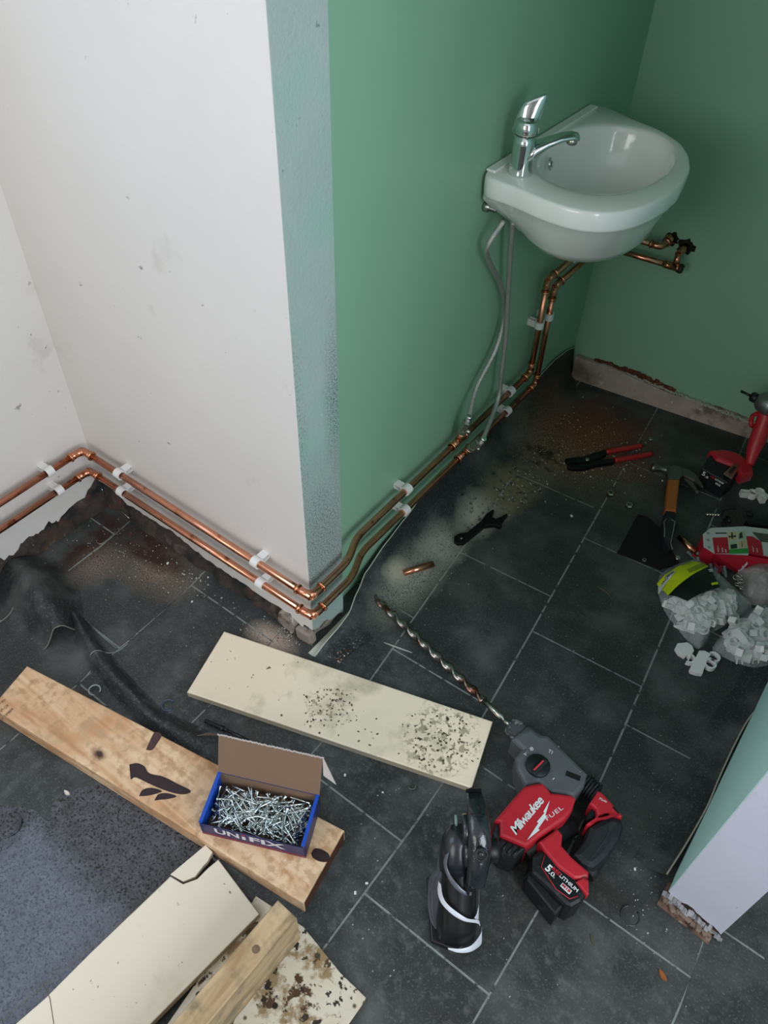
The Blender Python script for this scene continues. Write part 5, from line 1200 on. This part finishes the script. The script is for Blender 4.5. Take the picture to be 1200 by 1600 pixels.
hk = MB().tube([F(187, 796, .02), F(202, 810, .01)], .0008, 6); tag(hk.build('thin_nail', steelm), 'thin nail against the dark masonry in the left corner', 'nail')
pen = MB(); a, b = F(320, 1126, .007), F(392, 1158, .007); d = (b-a).normalized(); L_ = (b-a).length
pen.lathe(a, d, [(0, .0035), (.001, .0045), (L_*.35, .0045), (L_*.36, .0055), (L_*.42, .0055), (L_*.43, .0035), (L_*.75, .003), (L_, .0015)], 12)
tag(pen.build('drill_bit', mat('dark_bit_b', '#35363a', .35, .8, layers=(('#77726b', 200, .6, .66),))), 'dark slim drill bit lying behind the screw box lid', 'drill bit')
hd2 = MB().tube([F(880, 1200, .0), F(870, 1195, .0)], .001, 5)
# pale shavings ring near the corner
for i, (u, v, r) in enumerate(((940, 440, .010), (965, 462, .012), (870, 480, .010), (905, 420, .008), (1000, 560, .012), (960, 560, .009), (1160, 640, .012))):
    c = P3(u, v, .004); pts = [c+V(math.cos(a), math.sin(a), .2*math.sin(a))*r for a in [R_(i*60)+R_(240)*k/16 for k in range(17)]]
    tag(MB().tube(pts, .0010, 5).build('plastic_curl', mat('curl_%s' % 'abcdefg'[i], ('#4d4f49', '#6b6c62', '#2a2a28')[i % 3], .5)), 'thin curl of plastic swarf in the rubble near the corner', 'swarf', 'curls of swarf near the corner')
# crumbs: uncountable plaster grit
COVER = [[F(x, y, 0) for x, y in q] for q in (((345, 984), (780, 1126), (745, 1262), (285, 1100)), ((40, 1036), (560, 1310), (480, 1450), (-40, 1120)), ((775, 1110), (860, 1130), (990, 1260), (900, 1470), (800, 1400), (765, 1290)),
    ((655, 1360), (720, 1220), (780, 1230), (770, 1480), (680, 1510)), ((-90, 1640), (320, 1310), (480, 1400), (600, 1560), (520, 1700), (-90, 1700)), ((1015, 880), (1250, 800), (1250, 1060), (1040, 1060)), ((960, 800), (1060, 740), (1250, 800), (1060, 900), (960, 870)), ((1080, 700), (1200, 690), (1200, 790), (1090, 760)))]
def crumbs(name, spots, m, lb, seed):
    rnd = random.Random(seed); b = MB()
    for (x, y, rx, ry, n, s0, s1) in spots:
        for _ in range(n):
            px, py = rnd.gauss(x, rx*.5), rnd.gauss(y, ry*.5); p = F(px, py, .001); s = rnd.uniform(s0, s1)**1.0
            if p.x < GX+.06 and p.y > -.01: p.x = GX+.06+rnd.random()*.05
            if p.y > -.012 and p.x < 0: p.y = -.02-rnd.random()*.03
            if p.x > XR0-.02 and p.y > YR-.03: continue
            if any(in_poly(p, q) for q in COVER): continue
            b.box(p+V(0, 0, s*.3), (s*rnd.uniform(.6, 1.6), s, s*.7), Matrix.Rotation(rnd.random()*3, 3, 'Z')@Matrix.Rotation(rnd.random(), 3, 'X'))
    return tag(b.build(name, m), lb, 'grit', kind='stuff')
crumbs('plaster_crumbs', [(650, 880, 90, 60, 140, .0006, .0018), (780, 760, 90, 50, 90, .0008, .003), (880, 690, 120, 70, 220, .0006, .0026), (960, 720, 80, 40, 60, .001, .004), (450, 990, 60, 25, 160, .0006, .0025), (300, 905, 50, 30, 40, .001, .003),
    (200, 860, 120, 60, 140, .0006, .002), (1040, 1330, 70, 160, 110, .0005, .0016), (850, 1150, 400, 400, 170, .0006, .0016), (600, 1400, 300, 150, 70, .0006, .002), (350, 960, 160, 90, 60, .0005, .002), (1020, 1420, 40, 40, 14, .001, .003)], mat('pale_grit', '#a9a89c', .9, var=.2, vscale=80), 'pale crumbs of plaster and grit scattered over the tiles', 2)
crumbs('brick_crumbs', [(910, 640, 110, 60, 200, .0008, .003), (850, 700, 60, 40, 60, .001, .0035), (160, 840, 80, 40, 90, .0006, .0025), (250, 850, 60, 30, 60, .0006, .0025), (470, 985, 30, 20, 60, .001, .003)], mat('brick_grit', '#5c2e20', .9, var=.3, vscale=80), 'reddish brick crumbs in the two dusty corners', 3)
white = mat('white_chip', '#dcdad2', .6)
for x, y, lb in ((893, 806, 'white chip lying on the tile between spanner and nuts'), (1022, 1345, 'white chip near the curled vinyl edge at right'), (598, 1238, 'white chip under the lower edge of the painted board'), (539, 1211, 'white chip by the torn tab of the screw box lid'),
    (573, 1380, 'white chip on the tile joint right of the plank end'), (1035, 751, 'small white chip beside the hammer head'), (555, 1395, 'white chip just below the tile joint near the plank end'), (262, 880, 'white chip on the brown dust by the front wall'),
    (325, 902, 'white chip of render at the broken foot of the front wall'), (300, 940, 'grey-white chip on the tile joint above the painted board'), (992, 1358, 'white chip left of the torn wall foot'), (872, 1167, 'tiny white chip on the tile right of the drill gear housing')):
    s = random.uniform(.004, .007); tag(MB().box(F(x, y, s*.3), (s, s*.7, s*.5), Matrix.Rotation(random.random()*3, 3, 'Z'), bev=s*.12).build('plaster_chip', white), lb, 'chip', 'white chips on the floor')
